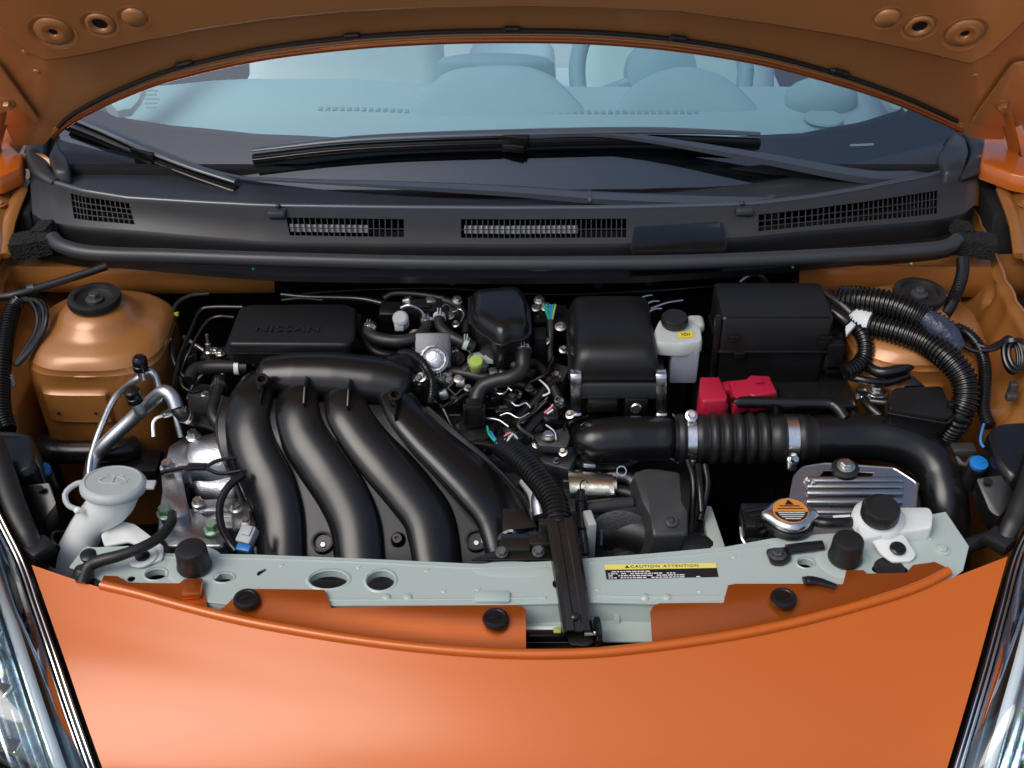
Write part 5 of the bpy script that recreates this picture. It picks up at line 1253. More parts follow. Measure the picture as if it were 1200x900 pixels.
# ================================================================== corrugated looms on the right
loomtube('thick ribbed loom arching over the right tower', [(985, 352, .915), (1005, 352, .925), (1040, 357, .932), (1070, 368, .93), (1095, 382, .92), (1118, 398, .91)], .0205, .0066, .08)
loomtube('thick ribbed loom curving down in front of the right tower', [(1003, 376, .90), (1025, 382, .905), (1055, 390, .908), (1085, 402, .905), (1110, 420, .90), (1128, 442, .885), (1132, 465, .865), (1124, 488, .840), (1112, 508, .80)], .0185, .0066, .08)
loomtube('short ribbed loom curling down beside the fuse box', [(995, 378, .90), (1008, 388, .90), (1014, 402, .89), (1013, 418, .875), (1003, 430, .865), (990, 437, .86)], .0118, .0052, .10)
loomtube('thin ribbed loom hanging right of the tower', [(1120, 384, .91), (1135, 392, .905), (1148, 408, .895), (1154, 430, .88), (1154, 455, .865), (1153, 480, .85), (1160, 500, .84)], .0088, .0046, .08)
loomtube('thin ribbed loom coming down from the right foam block', [(1128, 305, .945), (1128, 320, .94), (1122, 340, .93), (1115, 355, .92), (1106, 370, .915)], .0092, .0046, .08)
loomtube('ribbed black loom hanging at the far left', [(24, 350, .93), (15, 362, .92), (8, 390, .905), (4, 420, .89), (2, 455, .87), (4, 485, .855), (10, 505, .845)], .0115, .0050, .09)
tag(mk('tape_wrap', g_tube(path((1084, 372, .933), (1100, 384, .926), (1112, 394, .918), (1124, 410, .905)), [.014, .018, .017, .011], 18), 'tape_blue'), 'crumpled dark tape wrapped where the two thick looms meet', 'tape')
tag(mk('white_tape', g_tube(path((1005, 374, .902), (1013, 379, .904), (1020, 381, .905)), [.0195, .0200, .0198], 22, n=8), 'tape_white'), 'white printed tape around the lower thick loom', 'tape')
tag(mk('white_tape', g_prism(path((991, 382, .912), (998, 376, .914), (1003, 380, .914), (992, 392, .908)), (0, 0, -.006), .001), 'tape_white'), 'small white tape flag beside the fuse box', 'tape')
cbs = [([(968, 345, .92), (985, 356, .918), (998, 368, .912)], .0105, 'smooth', 'black sleeve leaving the upper right of the fuse box'), ([(972, 362, .91), (985, 372, .906), (996, 380, .90)], .0095, 's', 'black sleeve leaving the lower right of the fuse box'),
       ([(1010, 425, .86), (1030, 436, .862), (1050, 434, .866), (1066, 428, .87), (1080, 412, .885)], .0085, 's', 'twisted black cable under the thick looms'), ([(990, 440, .85), (1015, 446, .852), (1040, 448, .85), (1065, 440, .855)], .006, 's', 'black cable below the twisted one'),
       ([(1130, 395, .90), (1142, 402, .90), (1158, 408, .90), (1172, 402, .905)], .0045, 's', 'thin black cable crossing to the right fender'), ([(1124, 402, .90), (1138, 410, .895), (1150, 412, .895), (1168, 408, .90)], .0035, 's', 'second thin cable crossing to the right fender')]
for pts, r, _, lab in cbs: hose('cable', lab, 'cable', pts, r, 'loom', 'cables on the right')
bun = thing('cable_bundle', 'bundle of looped black cables on the right inner fender', 'cable bundle')
mk('tail', g_tube(path((1150, 410, .90), (1166, 408, .905), (1178, 398, .91)), .0045, 8), 'loom', bun)
for k in range(7):
    c0 = at(1184 + 1.6 * k, 416, .895 + .002 * (k % 3)); a0 = .011 + .0012 * (k % 4); b0 = .030 - .0015 * k
    pl_ = [c0 + V((math.cos(t) * a0, math.sin(t) * b0 * .75, math.sin(t) * b0 * .55)) for t in [2 * math.pi * q / 14 for q in range(15)]]
    mk('loop', g_tube(pl_, .0030, 8, n=50), 'loom', bun)
mk('tie', g_ring(at(1186, 402, .905), (0, .8, .6), .014, .006, .002, 20), 'plastic', bun)
mk('plug', [g_box(at(1187, 455, .862), (.012, .012, .02), .002), g_box(at(1185, 465, .855), (.016, .012, .010), .002)], 'dark_cast', bun)
bun = thing('cable_bundle', 'bundle of looped black cables beside the far left loom', 'cable bundle')
for k in range(4):
    dx = 5 * k; mk('loop', g_tube(path((22, 352, .93), (32 + dx, 350 + k, .93 - .006 * (k % 2)), (43 + dx * .8, 366, .92), (42 + dx * .6, 388, .905), (28 + dx * .5, 412, .89), (17 + k, 428, .88)), .0034, 8), 'loom', bun)
mk('plug', g_box(at(11, 446, .868), (.012, .010, .02), .002), 'grey_conn', bun)
wh = thing('washer_hose', 'black washer hose running under the left end of the cowl', 'hose')
mk('tube', g_tube(path((0, 348, .93), (20, 345, .935), (60, 333, .94), (95, 322, .945), (125, 312, .95)), .0062, 12), 'rubber', wh)
mk('sleeve', g_ring(at(37, 339, .937), (1, .3, .15), .0060, .010, .0022, 20), 'grey_plastic', wh)

# ================================================================== control unit in its metal bracket
cu_ = thing('control_unit', 'silver ribbed metal control unit bracket below the air duct', 'control unit')
za = .795
def tilt(v): return V((v.x, v.y, v.z + (v.y - at(1000, 572, za).y) * .30))
def tg(g): return [tilt(V(q)) for q in g[0]], g[1]
o = path((930, 562, za), (940, 554, za), (965, 551, za), (1046, 555, za), (1074, 568, za), (1074, 590, za), (1060, 600, za), (938, 600, za), (926, 585, za))
mk('rear_plate', tg(g_curve2d([(p.x, p.y) for p in roundpoly(o, .006, 3)], [[xy(958, 563, za), xy(964, 557, za), xy(980, 557, za), xy(984, 563, za)], [xy(996, 563, za), xy(1000, 558, za), xy(1024, 559, za), xy(1020, 564, za)]], Matrix.Translation((0, 0, za)), .003, .0008)), 'unit_alu', cu_)
for k, (r0, dzz, h) in enumerate(((567, .006, .007), (574, .009, .009), (581, .011, .010), (588, .010, .009), (595, .006, .008))):
    p0, p1 = at(944, r0, za), at(1058, r0 + 2, za)
    mk('rib', tg(g_box((p0 + p1) / 2 + V((0, 0, dzz)), ((p1 - p0).length, .009, h), .0025)), 'unit_alu', cu_)
mk('case', g_box(at(1000, 600, .785) + V((0, -.012, -.036)), (.155, .06, .05), .006), 'cast_alu', cu_)
mk('border', tg(g_tube(roundpoly(o, .006, 3) + [roundpoly(o, .006, 3)[0]], .0022, 8, n=120, sub=2)), 'unit_alu', cu_)
mk('side_wing', g_prism(path((1048, 552, za + .004), (1078, 566, za), (1072, 592, za - .01), (1060, 588, za - .005)), (0, 0, -.004), .001), 'unit_alu', cu_)
b0 = at(990, 552, .808)
gm = mk('rubber_mount', g_lathe([(.014, -.012), (.017, -.010), (.017, 0), (.019, .002), (.019, .007), (.015, .009)], b0, (0, -.1, 1), 28), 'rubber', cu_)
mk('bolt', g_bolt(b0 + V((0, 0, .0085)), (0, -.1, 1), .0085, .009, 1.5), 'zinc', gm)
mk('stud', g_lathe([(.0065, -.002), (.0065, .003), (.0032, .004), (.0032, .02), (.0005, .021)], at(947, 563, .80), (.15, -.8, .5), 14), 'zinc', cu_)
mk('rivet', g_sphere(at(1040, 556, za + .002), .004, 12, 6), 'zinc', cu_)
mk('label', (path((976, 604, .805), (996, 603, .805), (997, 612, .803), (977, 613, .803)), [(0, 1, 2, 3)]), 'label_white', cu_, smooth=False)

# ================================================================== radiator cap and neck
rcap = nk = thing('radiator_filler', 'black radiator filler neck with round silver cap and orange sticker', 'radiator filler')
c = at(926, 601, .822); T_ = (0, -.12, 1)
ring = []
for k in range(64):
    t = 2 * math.pi * k / 64; r = .031 + .009 * math.exp(-((math.sin(t)) / .35) ** 2); ring.append(V((c.x + math.cos(t) * r * .98, c.y + math.sin(t) * .031, c.z)))
rc_ = mk('cap', g_loft([shiftz(inset(ring, .97), -.008), shiftz(ring, -.006), shiftz(ring, -.003), shiftz(inset(ring, .93), .001), shiftz(inset(ring, .80), .003), shiftz(inset(ring, .5), .0035)]), 'bright_alu', rcap, 60)
disc = g_lathe([(.0235, .0034), (.0235, .0045), (.0005, .0046)], c, seg=40)
st = rc_; mk('sticker', disc, 'orange_label', rc_)
cz = c + V((0, 0, .0050))
half = [cz + V((math.cos(t) * .0224, math.sin(t) * .0224, 0)) for t in [R(188 + 164 * k / 24) for k in range(25)]]
hf = mk('lower_half', (half, [tuple(range(25))]), 'label_black', st, smooth=False)
rows = []
for k in range(4):
    yy = -.0055 - .0038 * k; w_ = math.sqrt(max(0, .0205 ** 2 - yy ** 2))
    rows.append(g_box(cz + V((0, yy, .0004)), (w_ * 1.8, .0012, .0003), 0))
mk('fine_print', rows, 'label_white', st, smooth=False)
tr = cz + V((0, .0145, .0004)); mk('warning_triangle', ([tr + V((-.006, -.004, 0)), tr + V((.006, -.004, 0)), tr + V((0, .006, 0))], [(0, 1, 2)]), 'label_black', st, smooth=False)
mk('print_line', [g_box(cz + V((0, .008, .0004)), (.027, .0014, .0003), 0), g_box(cz + V((0, .003, .0004)), (.034, .0012, .0003), 0)], 'label_black', st, smooth=False)
mk('neck', g_lathe([(.03, -.06), (.03, -.02), (.034, -.018), (.034, -.012), (.030, -.010)], c, seg=32), 'plastic', nk)
mk('outlet', g_tube([c + V((.03, .0, -.012)), at(965, 613, .815), at(985, 613, .815), at(1000, 612, .812)], .0075, 12), 'plastic', nk)
mk('top_tank', g_box(at(950, 634, .80) + V((-.01, .002, -.014)), (.15, .022, .022), .006), 'plastic', nk)
mk('fins', [g_tube(path((872 + 5 * k, 600 + 6 * k, .80), (905 + 3 * k, 594 + 5 * k, .80)), .003, 6) for k in range(5)], 'plastic', nk)
mk('collar', g_box(at(890, 612, .785), (.05, .05, .03), .005), 'plastic', nk)
mk('pipe', g_tube(path((868, 618, .80), (870, 632, .795), (876, 640, .79)), .0022, 6), 'pipe_alu', nk)
rb_ = thing('radiator_bracket', 'black steel bracket with bolt below the radiator cap', 'bracket')
mk('plate', g_prism(roundpoly(path((897, 643, .806), (925, 640, .806), (928, 655, .806), (918, 661, .806), (904, 660, .806)), .006), (0, 0, -.005), .001), 'black_steel', rb_)
mk('arm', g_tube(path((922, 644, .806), (945, 641, .806), (964, 639, .806)), .0075, 12, flat=.8), 'plastic', rb_)
mk('bolt', g_bolt(at(911, 650, .807), s=.0078, h=.007, washer=1.5), 'dark_cast', rb_)

# ================================================================== coolant reservoir
ct = thing('coolant_reservoir', 'white plastic coolant reservoir with black cap on the right', 'reservoir')
zc = .822
mk('tank', g_loft([shiftz(inset(q, k), h) for q in [roundpoly(path((1004, 612, zc), (1018, 600, zc), (1055, 594, zc), (1090, 594, zc), (1094, 602, zc), (1093, 618, zc), (1050, 624, zc), (1030, 628, zc), (1010, 632, zc)), .006, 4)] for k, h in ((.95, -.10), (.99, -.03), (1.0, -.006), (.98, -.001), (.94, 0))]), 'white_plastic', ct, 50)
mk('shoulder', g_lathe([(.036, -.012), (.034, .002), (.026, .010), (.024, .012)], at(1030, 606, zc), seg=32), 'white_plastic', ct, 60)
cc = at(1030, 606, zc + .010)
ccap = mk('cap', g_lathe([(.0225, 0), (.024, .002), (.024, .018), (.0225, .021), (.0200, .0215), (.0195, .020), (.0005, .0202)], cc, (0, -.12, 1), 44), 'rubber', ct, 45)
for k in range(32):
    t = 2 * math.pi * k / 32; mk('grip', g_box(cc + V((math.cos(t) * .024, math.sin(t) * .024, .0100)), (.0018, .0018, .016), .0004, (0, 0, math.degrees(t))), 'rubber', ccap)
tabp = roundpoly(path((1012, 618, .822), (1050, 612, .822), (1074, 650, .806), (1068, 657, .805), (1046, 658, .805), (1032, 648, .808)), .004, 3)
mk('mounting_tab', g_prism(tabp, (0, 0, -.004), .0012), 'white_plastic', ct)
mk('tab_clip', [g_lathe([(.0105, 0), (.0105, .0015), (.0075, .003), (.0075, .005), (.0005, .0055)], at(1052, 643, .8115), (0, -.2, 1), 28)], 'plastic', ct)

# ================================================================== rubber bump stops, caps and corner pieces
for px, py, lab in ((228, 664, 'round black rubber bump stop on the left of the support'), (990, 654, 'round black rubber bump stop on the right of the support')):
    c = at(px, py, ZS + .004)
    mk_ = mk('bump_stop', g_lathe([(.0215, 0), (.0225, .003), (.0215, .006), (.0205, .018), (.0200, .030), (.0185, .0335), (.016, .0345), (.0005, .0345)], c, (0, 0, 1), 40), 'rubber', ang=45)
    tag(mk_, lab, 'bump stop', 'bump stops')
for k, (px, py) in enumerate(((1104, 645),)):
    b_ = thing('support_bolt', 'small pale bolt at the right end of the support', 'bolt'); mk('head', g_bolt(at(px, py, ZS), s=.0065, h=.006, washer=1.6), 'support_paint', b_)
lev = tag(mk('release_lever', [g_tube(path((942, 681, .812), (955, 680, .812), (980, 687, .81)), [.007, .006, .004], 10, flat=.5), g_sphere(at(948, 680, .812), .007, 12, 8, (1, 1, .6))], 'plastic'), 'small black lever lying on the support at the right', 'lever')
tag(mk('rubber_grommet', g_lathe([(.020, 0), (.020, .003), (.016, .004), (.0005, .002)], at(1042, 668, ZS - .003), seg=32), 'rubber'), 'black rubber plug in the support behind the right flange', 'plug')

# ================================================================== washer filler on the left
wf = thing('washer_filler', 'white washer fluid filler neck with grey flip cap', 'filler neck')
c = at(133, 568, .862); ax = V((.08, .17, 1)).normalized()
mk('neck', g_tube([c - ax * .006, c - ax * .03 + V((-.008, 0, 0)), at(104, 618, .79), at(86, 650, .755), at(70, 690, .70)], [.035, .026, .0235, .0235, .0235], 26, n=40), 'white_plastic', wf, 60)
cap = mk('cap', g_lathe([(.0415, -.006), (.043, -.004), (.043, .001), (.040, .0055), (.036, .007), (.0355, .006), (.0005, .0062)], c, ax, 48), 'cap_grey', wf, 40)
mk('cap_tongue', g_box(c + V((.045, .004, -.004)), (.018, .016, .005), .002), 'cap_grey', cap)
hx, hy, ha = basis(ax)
hc_ = c + V((-.046, -.006, -.004))
mk('cap_strap', [g_tube([hc_ + V((.012, .014, .002)), hc_ + V((-.006, .012, 0)), hc_ + V((-.018, 0, -.006)), hc_ + V((-.012, -.014, -.014)), hc_ + V((.004, -.02, -.018))], .0038, 8)], 'cap_grey', cap)
mk('strap_pin', g_sphere(hc_ + V((.002, -.022, -.016)), .005, 12, 8), 'white_plastic', cap)
# moulded washer symbol: a spray fan over a screen
sym = []
def sp(a, b): return c + ha * .0068 + hx * a + hy * b
u_, v_ = (hx, hy)
def S2(a, b):                 # a to the right, b away from the viewer
    return c + ax * .0066 + (V((1, 0, 0)) - ax * ax.x).normalized() * a + (V((0, 1, 0)) - ax * ax.y).normalized() * b
arc = [S2(.019 * math.cos(R(t)), -.009 + .020 * math.sin(R(t))) for t in range(20, 161, 14)]
sym.append(g_tube(arc, .0008, 6)); sym.append(g_tube([arc[0], S2(.010, -.008), S2(0, -.006), S2(-.010, -.008), arc[-1]], .0008, 6, sub=4))
sym.append(g_tube([S2(0, -.006), S2(0, .012)], .0007, 6)); 
for s_ in (-1, 1): sym.append(g_tube([S2(0, .012), S2(s_ * .006, .015), S2(s_ * .010, .012)], .0007, 6)); sym.append(g_tube([S2(s_ * .014, .002), S2(s_ * .020, .005)], .0007, 6))
mk('symbol', sym, 'cap_grey', cap)
fl = roundpoly(path((118, 626, .80), (140, 610, .805), (158, 614, .808), (192, 640, .806), (190, 655, .8045), (176, 660, .8045), (158, 660, .8045), (152, 650, .8045), (168, 640, .806), (150, 634, .803), (122, 640, .79)), .004, 3)
mk('bracket', g_prism(fl, (0, 0, -.004), .0012), 'white_plastic', wf)
mk('bracket_pad', g_lathe([(.019, 0), (.019, .003), (.0005, .0032)], at(167, 653, .8042), seg=28), 'white_plastic', wf)
mk('bracket_clip', g_lathe([(.0095, 0), (.0095, .002), (.006, .004), (.0005, .0045)], at(167, 652, .8076), seg=24), 'plastic', wf)
mk('hose_joint', g_ring(at(76, 646, .752), (at(86, 650, .755) - at(104, 618, .79)), .024, .03, .004, 28), 'rubber', wf)
wl2 = thing('drain_hose', 'black rubber tube bent over the left end of the support', 'hose')
mk('tube', g_tube(path((96, 684, .805), (104, 664, .815), (118, 657, .822), (140, 651, .826), (165, 642, .828), (186, 630, .826), (200, 614, .822), (202, 602, .815)), [.0085, .0085, .0080, .0072, .007, .007, .0065, .006], 14, n=70), 'rubber', wl2)
mk('elbow', g_lathe([(.0125, -.03), (.0125, 0), (.010, .004)], at(98, 668, .812), (.1, .35, 1), 20), 'rubber', wl2)
mk('elbow_cap', g_lathe([(.0105, 0), (.0105, .004), (.007, .006), (.0005, .006)], at(104, 652, .822), (0, -.1, 1), 20), 'plastic', wl2)
# black plastic brackets behind the headlights with blue caps
for s, lab, dx in ((-1, 'left', 0), (1, 'right', 0)):
    t = thing('headlight_bracket', 'moulded black plastic bracket behind the %s headlight' % lab, 'bracket', 'headlight brackets')
    if s < 0:
        hump = path((-40, 560, .80), (0, 540, .83), (30, 520, .85), (45, 540, .84), (20, 580, .82)); ear = path((22, 570, .83), (58, 565, .83), (66, 590, .82), (50, 612, .80), (34, 610, .80)); hl = (45, 573, .832); bl = (49, 551, .80)
        wall = path((-60, 505, .84), (10, 503, .86), (40, 508, .858), (44, 545, .845), (24, 556, .84), (-60, 560, .84))
    else:
        ear = path((1144, 560, .83), (1176, 556, .83), (1190, 580, .82), (1172, 606, .80), (1160, 600, .80)); hl = (1158, 564, .832); bl = (1147, 543, .825)
        wall = path((1156, 502, .858), (1175, 494, .86), (1270, 490, .85), (1270, 560, .83), (1186, 560, .84), (1168, 540, .845))
    mk('shroud', g_loft([shiftz(inset(roundpoly(wall, .012, 4), 1.08), -.09), shiftz(roundpoly(wall, .012, 4), -.012), shiftz(inset(roundpoly(wall, .012, 4), .95), -.002), shiftz(inset(roundpoly(wall, .012, 4), .85), 0)]), 'satin_plastic', t, 60)
    mk('ear', g_prism(roundpoly(ear, .005, 3), (0, 0, -.03), .002), 'plastic', t)
    mk('ear_hole', g_lathe([(.0055, 0), (.0005, .0003)], at(*hl) + V((0, 0, .0008)), (0, -.2, 1), 16, sx=1.2), 'black_void', t)
    kb = tag(mk('adjuster_cap', [g_lathe([(.012, -.004), (.0125, 0), (.0125, .002), (.010, .003), (.0005, .003)], at(*bl), (0, -.2, 1), 24), g_lathe([(.005, .002), (.0045, .0045), (.0005, .005)], at(*bl), (0, -.2, 1), 16)], 'blue_plastic'), 'bright blue cap behind the %s headlight bracket' % lab, 'cap', 'blue caps')
    mk('socket', g_lathe([(.013, -.05), (.013, -.006)], at(*bl), (0, -.2, 1), 20), 'rubber', t)
hose('wire', 'thin blue wire hanging beside the right headlight bracket', 'wire', [(1153, 497, .85), (1150, 508, .85), (1149, 518, .848), (1153, 524, .846)], .0018, 'blue_wire')
lb = tag(mk('lower_beam', [g_tube(path((48, 522, .74), (60, 528, .745), (90, 530, .745), (140, 528, .745), (160, 524, .74)), .018, 12, n=40), g_box(at(150, 545, .72), (.10, .05, .02), .004)], 'plastic'), 'black tube beam low beside the left strut tower', 'beam')
rcl = tag(mk('return_clip', [g_box(at(1128, 528, .80), (.034, .02, .016), .003), g_tube(path((1120, 536, .80), (1130, 545, .795), (1140, 536, .80)), .004, 8)], 'dark_cast'), 'brown metal clip behind the right end of the duct', 'clip')
rh = tag(mk('corner_hose', g_tube(path((1118, 652, .78), (1130, 642, .785), (1150, 634, .785), (1175, 626, .78)), .0105, 14), 'rubber'), 'black hose end behind the right headlight seal', 'hose')

# ================================================================== black front stay over the support with latch
sy = thing('front_stay', 'black steel stay crossing the support to the hood latch', 'stay')
a, b = at(657, 612, .822), at(678, 744, .795)
d = (b - a); n_ = 10
sec = [(-.0195, -.012), (-.0195, .003), (-.015, .008), (-.006, .0085), (-.004, .0065), (.004, .0065), (.006, .0085), (.015, .008), (.0195, .003), (.0195, -.012)]
gr = []
for i in range(9):
    p = a.lerp(b, i / 8); gr.append([p + V((x * (1 - .06 * i / 8), 0, z + .006 * math.sin(i / 8 * 3.1))) for x, z in sec])
mk('channel', g_sheet(gr, .002, (0, 0, -1)), 'black_steel', sy, 30)
mk('rivet', g_sphere(at(673, 722, .809), .006, 14, 8, (1, 1, .6)), 'black_steel', sy)
mk('foot', g_prism(roundpoly(path((662, 740, .785), (694, 735, .785), (698, 750, .784), (688, 757, .783), (668, 755, .783)), .004), (0, 0, -.004), .001), 'black_steel', sy)
sk = at(700, 748, .785)
mk('striker_loop', g_lathe([(.014, -.0035), (.0165, -.002), (.0165, .002), (.014, .0035)], sk + V((0, 0, .012)), (1, .15, 0), 28, sy=1.3), 'gloss_black', sy)
mk('pin', g_tube([sk + V((-.016, 0, .008)), sk + V((.0, .0, .010))], .003, 8), 'zinc', sy)
mk('side_flange', g_box(at(640, 620, .81), (.02, .01, .03), .002), 'black_steel', sy)
lt = thing('latch_bracket', 'black angular steel bracket with bolts beside the front stay', 'bracket')
mk('plate', g_prism(path((589, 596, .80), (612, 596, .80), (630, 617, .795), (589, 622, .795)), (0, 0, -.004), .001), 'black_steel', lt)
mk('folded_strip', g_tube(path((585, 632, .79), (592, 624, .80), (602, 622, .802), (608, 632, .80), (618, 626, .802), (630, 625, .80), (640, 630, .797)), .0035, 6, sub=3), 'black_steel', lt)
mk('base', g_prism(path((552, 655, .803), (580, 645, .80), (600, 638, .80), (645, 634, .80), (648, 655, .803)), (0, 0, -.004), .001), 'black_steel', lt)
mk('block', [g_box(at(604, 640, .80), (.04, .03, .02), .003), g_box(at(632, 636, .80), (.03, .025, .02), .003)], 'black_steel', lt)
for px, py in ((588, 647), (631, 646)): mk('bolt', g_bolt(at(px, py, .812), (0, -.4, .9), .0065, .008, 1.3), 'dark_cast', lt)
# ================================================================== dim pipes, brackets and wires bolted round the engine
def eh(nm, pts, r, m='plastic', **kw): return mk(nm, g_tube(path(*pts), r, **kw), m, eng)
# behind the resonator and plenum
eh('pipe', [(330, 345, .87), (360, 348, .87), (420, 350, .87), (450, 356, .87)], .005, 'black_steel')
eh('pipe', [(215, 395, .84), (230, 405, .84), (250, 420, .83), (262, 440, .82)], .0035, 'pipe_alu')
eh('pipe', [(220, 468, .80), (226, 452, .81), (236, 440, .815), (244, 425, .82)], .003, 'zinc')
eh('hose', [(420, 372, .86), (424, 395, .855), (440, 412, .85), (470, 418, .845)], .007, 'rubber')
eh('hose', [(520, 352, .88), (535, 358, .88), (545, 372, .875), (546, 392, .865)], .007, 'rubber')
eh('hose', [(450, 350, .88), (462, 344, .885), (490, 345, .885), (520, 350, .882)], .005, 'rubber')
eh('wire', [(525, 360, .885), (532, 366, .886), (538, 362, .887), (544, 368, .885), (540, 378, .88)], .0018, 'bright_alu')
for px, py, z, sx, sy, sz, m in ((530, 372, .865, .03, .02, .03, 'dark_cast'), (460, 368, .86, .04, .03, .03, 'plastic'), (520, 392, .85, .02, .02, .03, 'throttle_alu'), (535, 430, .84, .02, .02, .04, 'throttle_alu'), (495, 455, .825, .04, .03, .03, 'throttle_alu'),
                             (585, 455, .80, .05, .05, .05, 'dark_cast'), (625, 440, .81, .05, .06, .05, 'plastic'), (650, 452, .80, .04, .04, .06, 'dark_cast'), (610, 505, .785, .06, .04, .03, 'dark_cast'), (680, 560, .745, .06, .05, .04, 'dark_cast'), (720, 560, .73, .06, .05, .05, 'throttle_alu'), (655, 545, .765, .05, .05, .04, 'throttle_alu'), (240, 470, .79, .04, .04, .04, 'dark_cast'), (215, 420, .80, .06, .05, .04, 'plastic')):
    mk('bracket', g_box(at(px, py, z), (sx, sy, sz), .004, (random.uniform(-15, 15), 0, random.uniform(-25, 25))), m, eng)
for px, py, z in ((527, 370, .884), (534, 380, .88), (520, 385, .872), (537, 444, .862), (492, 448, .845), (576, 452, .828), (620, 455, .84), (652, 440, .832), (604, 498, .802), (622, 508, .80), (676, 556, .768), (722, 552, .757), (652, 540, .788), (240, 462, .812), (222, 416, .822)):
    mk('bolt', g_bolt(at(px, py, z), (random.uniform(-.2, .2), -.3, 1), random.uniform(.0035, .0055), .006), random.choice(('zinc', 'dark_cast', 'zinc')), eng)
eh('hose', [(600, 425, .85), (625, 425, .845), (640, 440, .84), (652, 462, .83), (660, 480, .82)], .008, 'rubber')
eh('hose', [(575, 465, .82), (590, 452, .83), (612, 452, .83), (630, 462, .825)], .007, 'rubber')
eh('wire', [(596, 455, .85), (588, 462, .852), (580, 458, .85), (590, 450, .855), (600, 458, .85)], .0016, 'bright_alu')
eh('wire', [(586, 487, .835), (596, 484, .838), (608, 490, .835), (620, 484, .838)], .0014, 'bright_alu')
for k in range(9):
    a = random.uniform(565, 640); b = random.uniform(430, 500); z = random.uniform(.80, .84)
    pts = [(a, b, z)]
    for q in range(3): a += random.uniform(-22, 24); b += random.uniform(4, 20); pts.append((a, b, z + random.uniform(-.012, .012)))
    eh('wire', pts, random.uniform(.0016, .0032), random.choice(('loom', 'loom', 'plastic', 'rubber', 'grey_plastic')))
# under the elbow and along the bulkhead
eh('pipe', [(700, 556, .76), (735, 560, .76), (748, 575, .75)], .009, 'throttle_alu')
eh('hose', [(722, 575, .765), (742, 580, .765), (760, 600, .75), (768, 640, .73)], .009, 'rubber')
eh('hose', [(815, 560, .74), (825, 590, .73), (822, 640, .72)], .007, 'rubber')
eh('pipe', [(712, 600, .755), (735, 598, .755), (752, 606, .745)], .006, 'pipe_alu')
mk('pulley', [g_lathe([(.045, -.012), (.05, -.01), (.046, -.004), (.046, .004), (.05, .01), (.045, .012), (.02, .012), (.018, .006)], at(725, 632, .73), (0, -1, .3), 36)], 'dark_cast', eng)
for k in range(4): eh('rib', [(668 + 12 * k, 640, .745), (670 + 12 * k, 612, .755)], .003, 'throttle_alu')
# white plastic block and pipe beside the runner end
eh('pipe', [(617, 562, .775), (628, 578, .77), (632, 600, .76)], .012, 'support_paint')
# below the right duct
eh('hose', [(1060, 560, .75), (1075, 590, .74), (1085, 630, .72)], .010, 'rubber')
# firewall insulation studs, clips and a harness along it (parts of the body)
for px, py in ((335, 322), (388, 322), (472, 326), (530, 330), (702, 333), (760, 330)):
    p = aty(px, py, .70); mk('insulation_stud', g_lathe([(.008, 0), (.007, .003), (.003, .004), (.003, .01)], p, (0, -1, .3), 14), 'dark_cast', car)
mk('firewall_harness', g_tube([aty(px, py, .70) for px, py in ((340, 345), (420, 340), (520, 338), (640, 345), (740, 342), (840, 335))], .008, 10, n=80), 'loom', car)
mk('insulation_pad', g_lump(aty(600, 360, .76), (.9, .02, .16), .004, None, 14, 5), 'black_void', car, 60)
mk('firewall_pipe', g_tube([aty(px, py, .66) for px, py in ((868, 330), (880, 322), (892, 323), (898, 334))], .006, 10), 'yellow' if False else 'pipe_alu', car)
# seam sealer beads and studs on the towers and side walls
for T, s in ((LT, -1), (RT, 1)):
    mk('sealer_bead', g_tube([V((T.x + math.cos(R(a)) * .104, T.y + math.sin(R(a)) * .104, T.z - .0605)) for a in range(-170, 0, 12)], .0016, 6), 'bay_orange', car)
    for a in (-30, -95, -150): mk('spot_weld', g_lathe([(.005, 0), (.004, .001), (.0005, .0012)], V((T.x + math.cos(R(a)) * .092, T.y + math.sin(R(a)) * .092, T.z - .0455)), (0, 0, 1), 14), 'bay_orange', car)
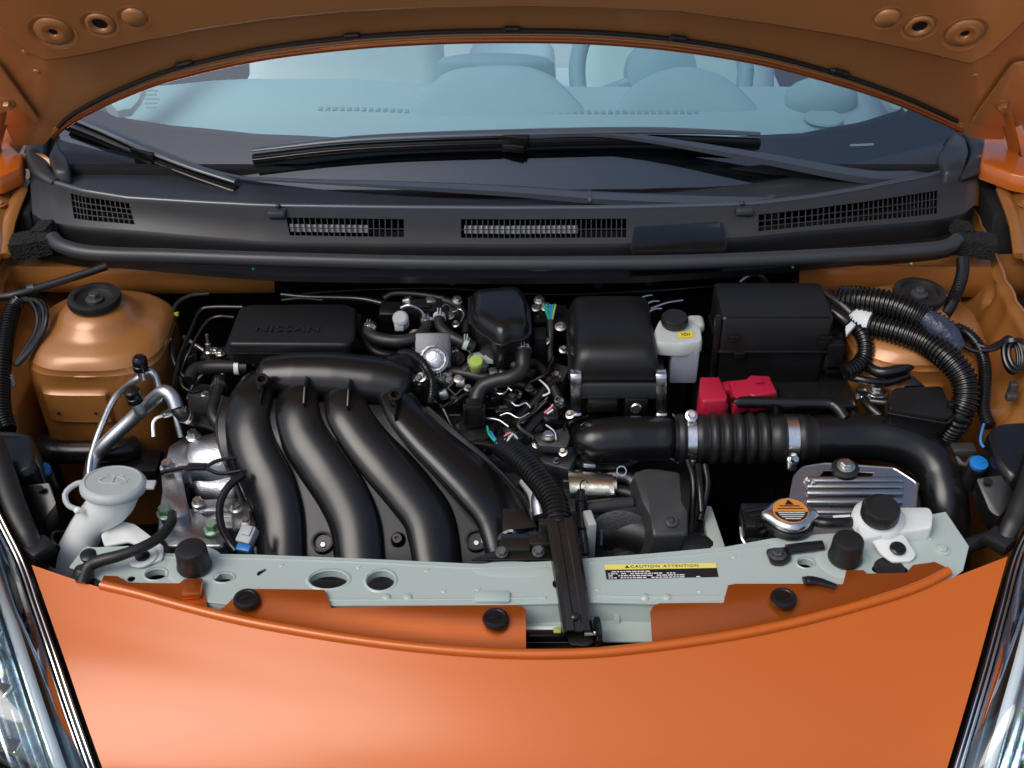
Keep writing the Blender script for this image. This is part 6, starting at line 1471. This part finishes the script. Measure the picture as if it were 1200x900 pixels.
# spot welds, fold and drain lines of the support
for px, py in ((330, 662), (420, 664), (500, 668), (560, 690), (520, 692), (700, 690), (860, 652), (880, 690), (820, 692), (1000, 690), (300, 690), (210, 655), (1075, 620), (1090, 630)):
    mk('spot_weld', g_lathe([(.0038, 0), (.003, .0007), (.0005, .0005)], at(px, py, ZS), seg=14), 'support_paint', sup)
mk('fold', g_tube(path((300, 704, ZS), (400, 704, ZS), (560, 703, ZS), (640, 701, ZS)), .0022, 8), 'support_paint', sup)
mk('fold', g_tube(path((700, 699, ZS), (760, 700, ZS), (848, 700, ZS)), .0022, 8), 'support_paint', sup)
mk('fold', g_tube(path((180, 653, ZS), (300, 655, ZS), (440, 660, ZS), (560, 666, ZS), (640, 663, ZS)), .0016, 8), 'support_paint', sup)
mk('fold', g_tube(path((690, 660, ZS), (760, 655, ZS), (850, 647, ZS), (900, 638, ZS)), .0016, 8), 'support_paint', sup)

# silver_bits: cast lugs, clips and screws round the throttle and along the right of the manifold
rnd = random.Random(21)
for px, py, z in ((478, 352, .905), (505, 352, .908), (522, 362, .90), (536, 352, .89), (486, 392, .885), (530, 398, .885), (533, 412, .872), (494, 442, .858), (524, 440, .86), (540, 448, .852), (546, 432, .858), (520, 462, .842), (548, 455, .845), (590, 438, .868), (578, 436, .868), (606, 462, .838), (640, 400, .87), (660, 410, .865), (655, 470, .842), (668, 486, .83), (630, 520, .80), (612, 528, .80), (660, 530, .80), (690, 545, .79), (728, 552, .78), (600, 516, .812)):
    k = rnd.random(); c = at(px, py, z)
    if k < .4: mk('lug', g_box(c, (rnd.uniform(.008, .02), rnd.uniform(.008, .016), rnd.uniform(.006, .014)), .002, (rnd.uniform(-30, 10), rnd.uniform(-20, 20), rnd.uniform(0, 90))), rnd.choice(('cast_alu', 'throttle_alu', 'zinc')), eng)
    elif k < .75: mk('bolt', g_bolt(c, (rnd.uniform(-.3, .3), -.4, 1), rnd.uniform(.004, .006), .007), 'zinc', eng)
    else: mk('clip', g_ring(c, (rnd.uniform(-1, 1), -.4, .4), .006, .005, .0015, 18), 'bright_alu', eng)
for pts in ([(480, 402, .875), (486, 412, .873), (484, 428, .865)], [(545, 408, .875), (552, 414, .873), (550, 420, .872)], [(598, 470, .835), (606, 476, .833), (616, 472, .835), (622, 478, .833)], [(570, 490, .825), (584, 492, .826), (596, 500, .822)], [(640, 498, .822), (650, 506, .82), (652, 516, .815)]):
    eh('wire', pts, .0016, 'pipe_alu')
settle()
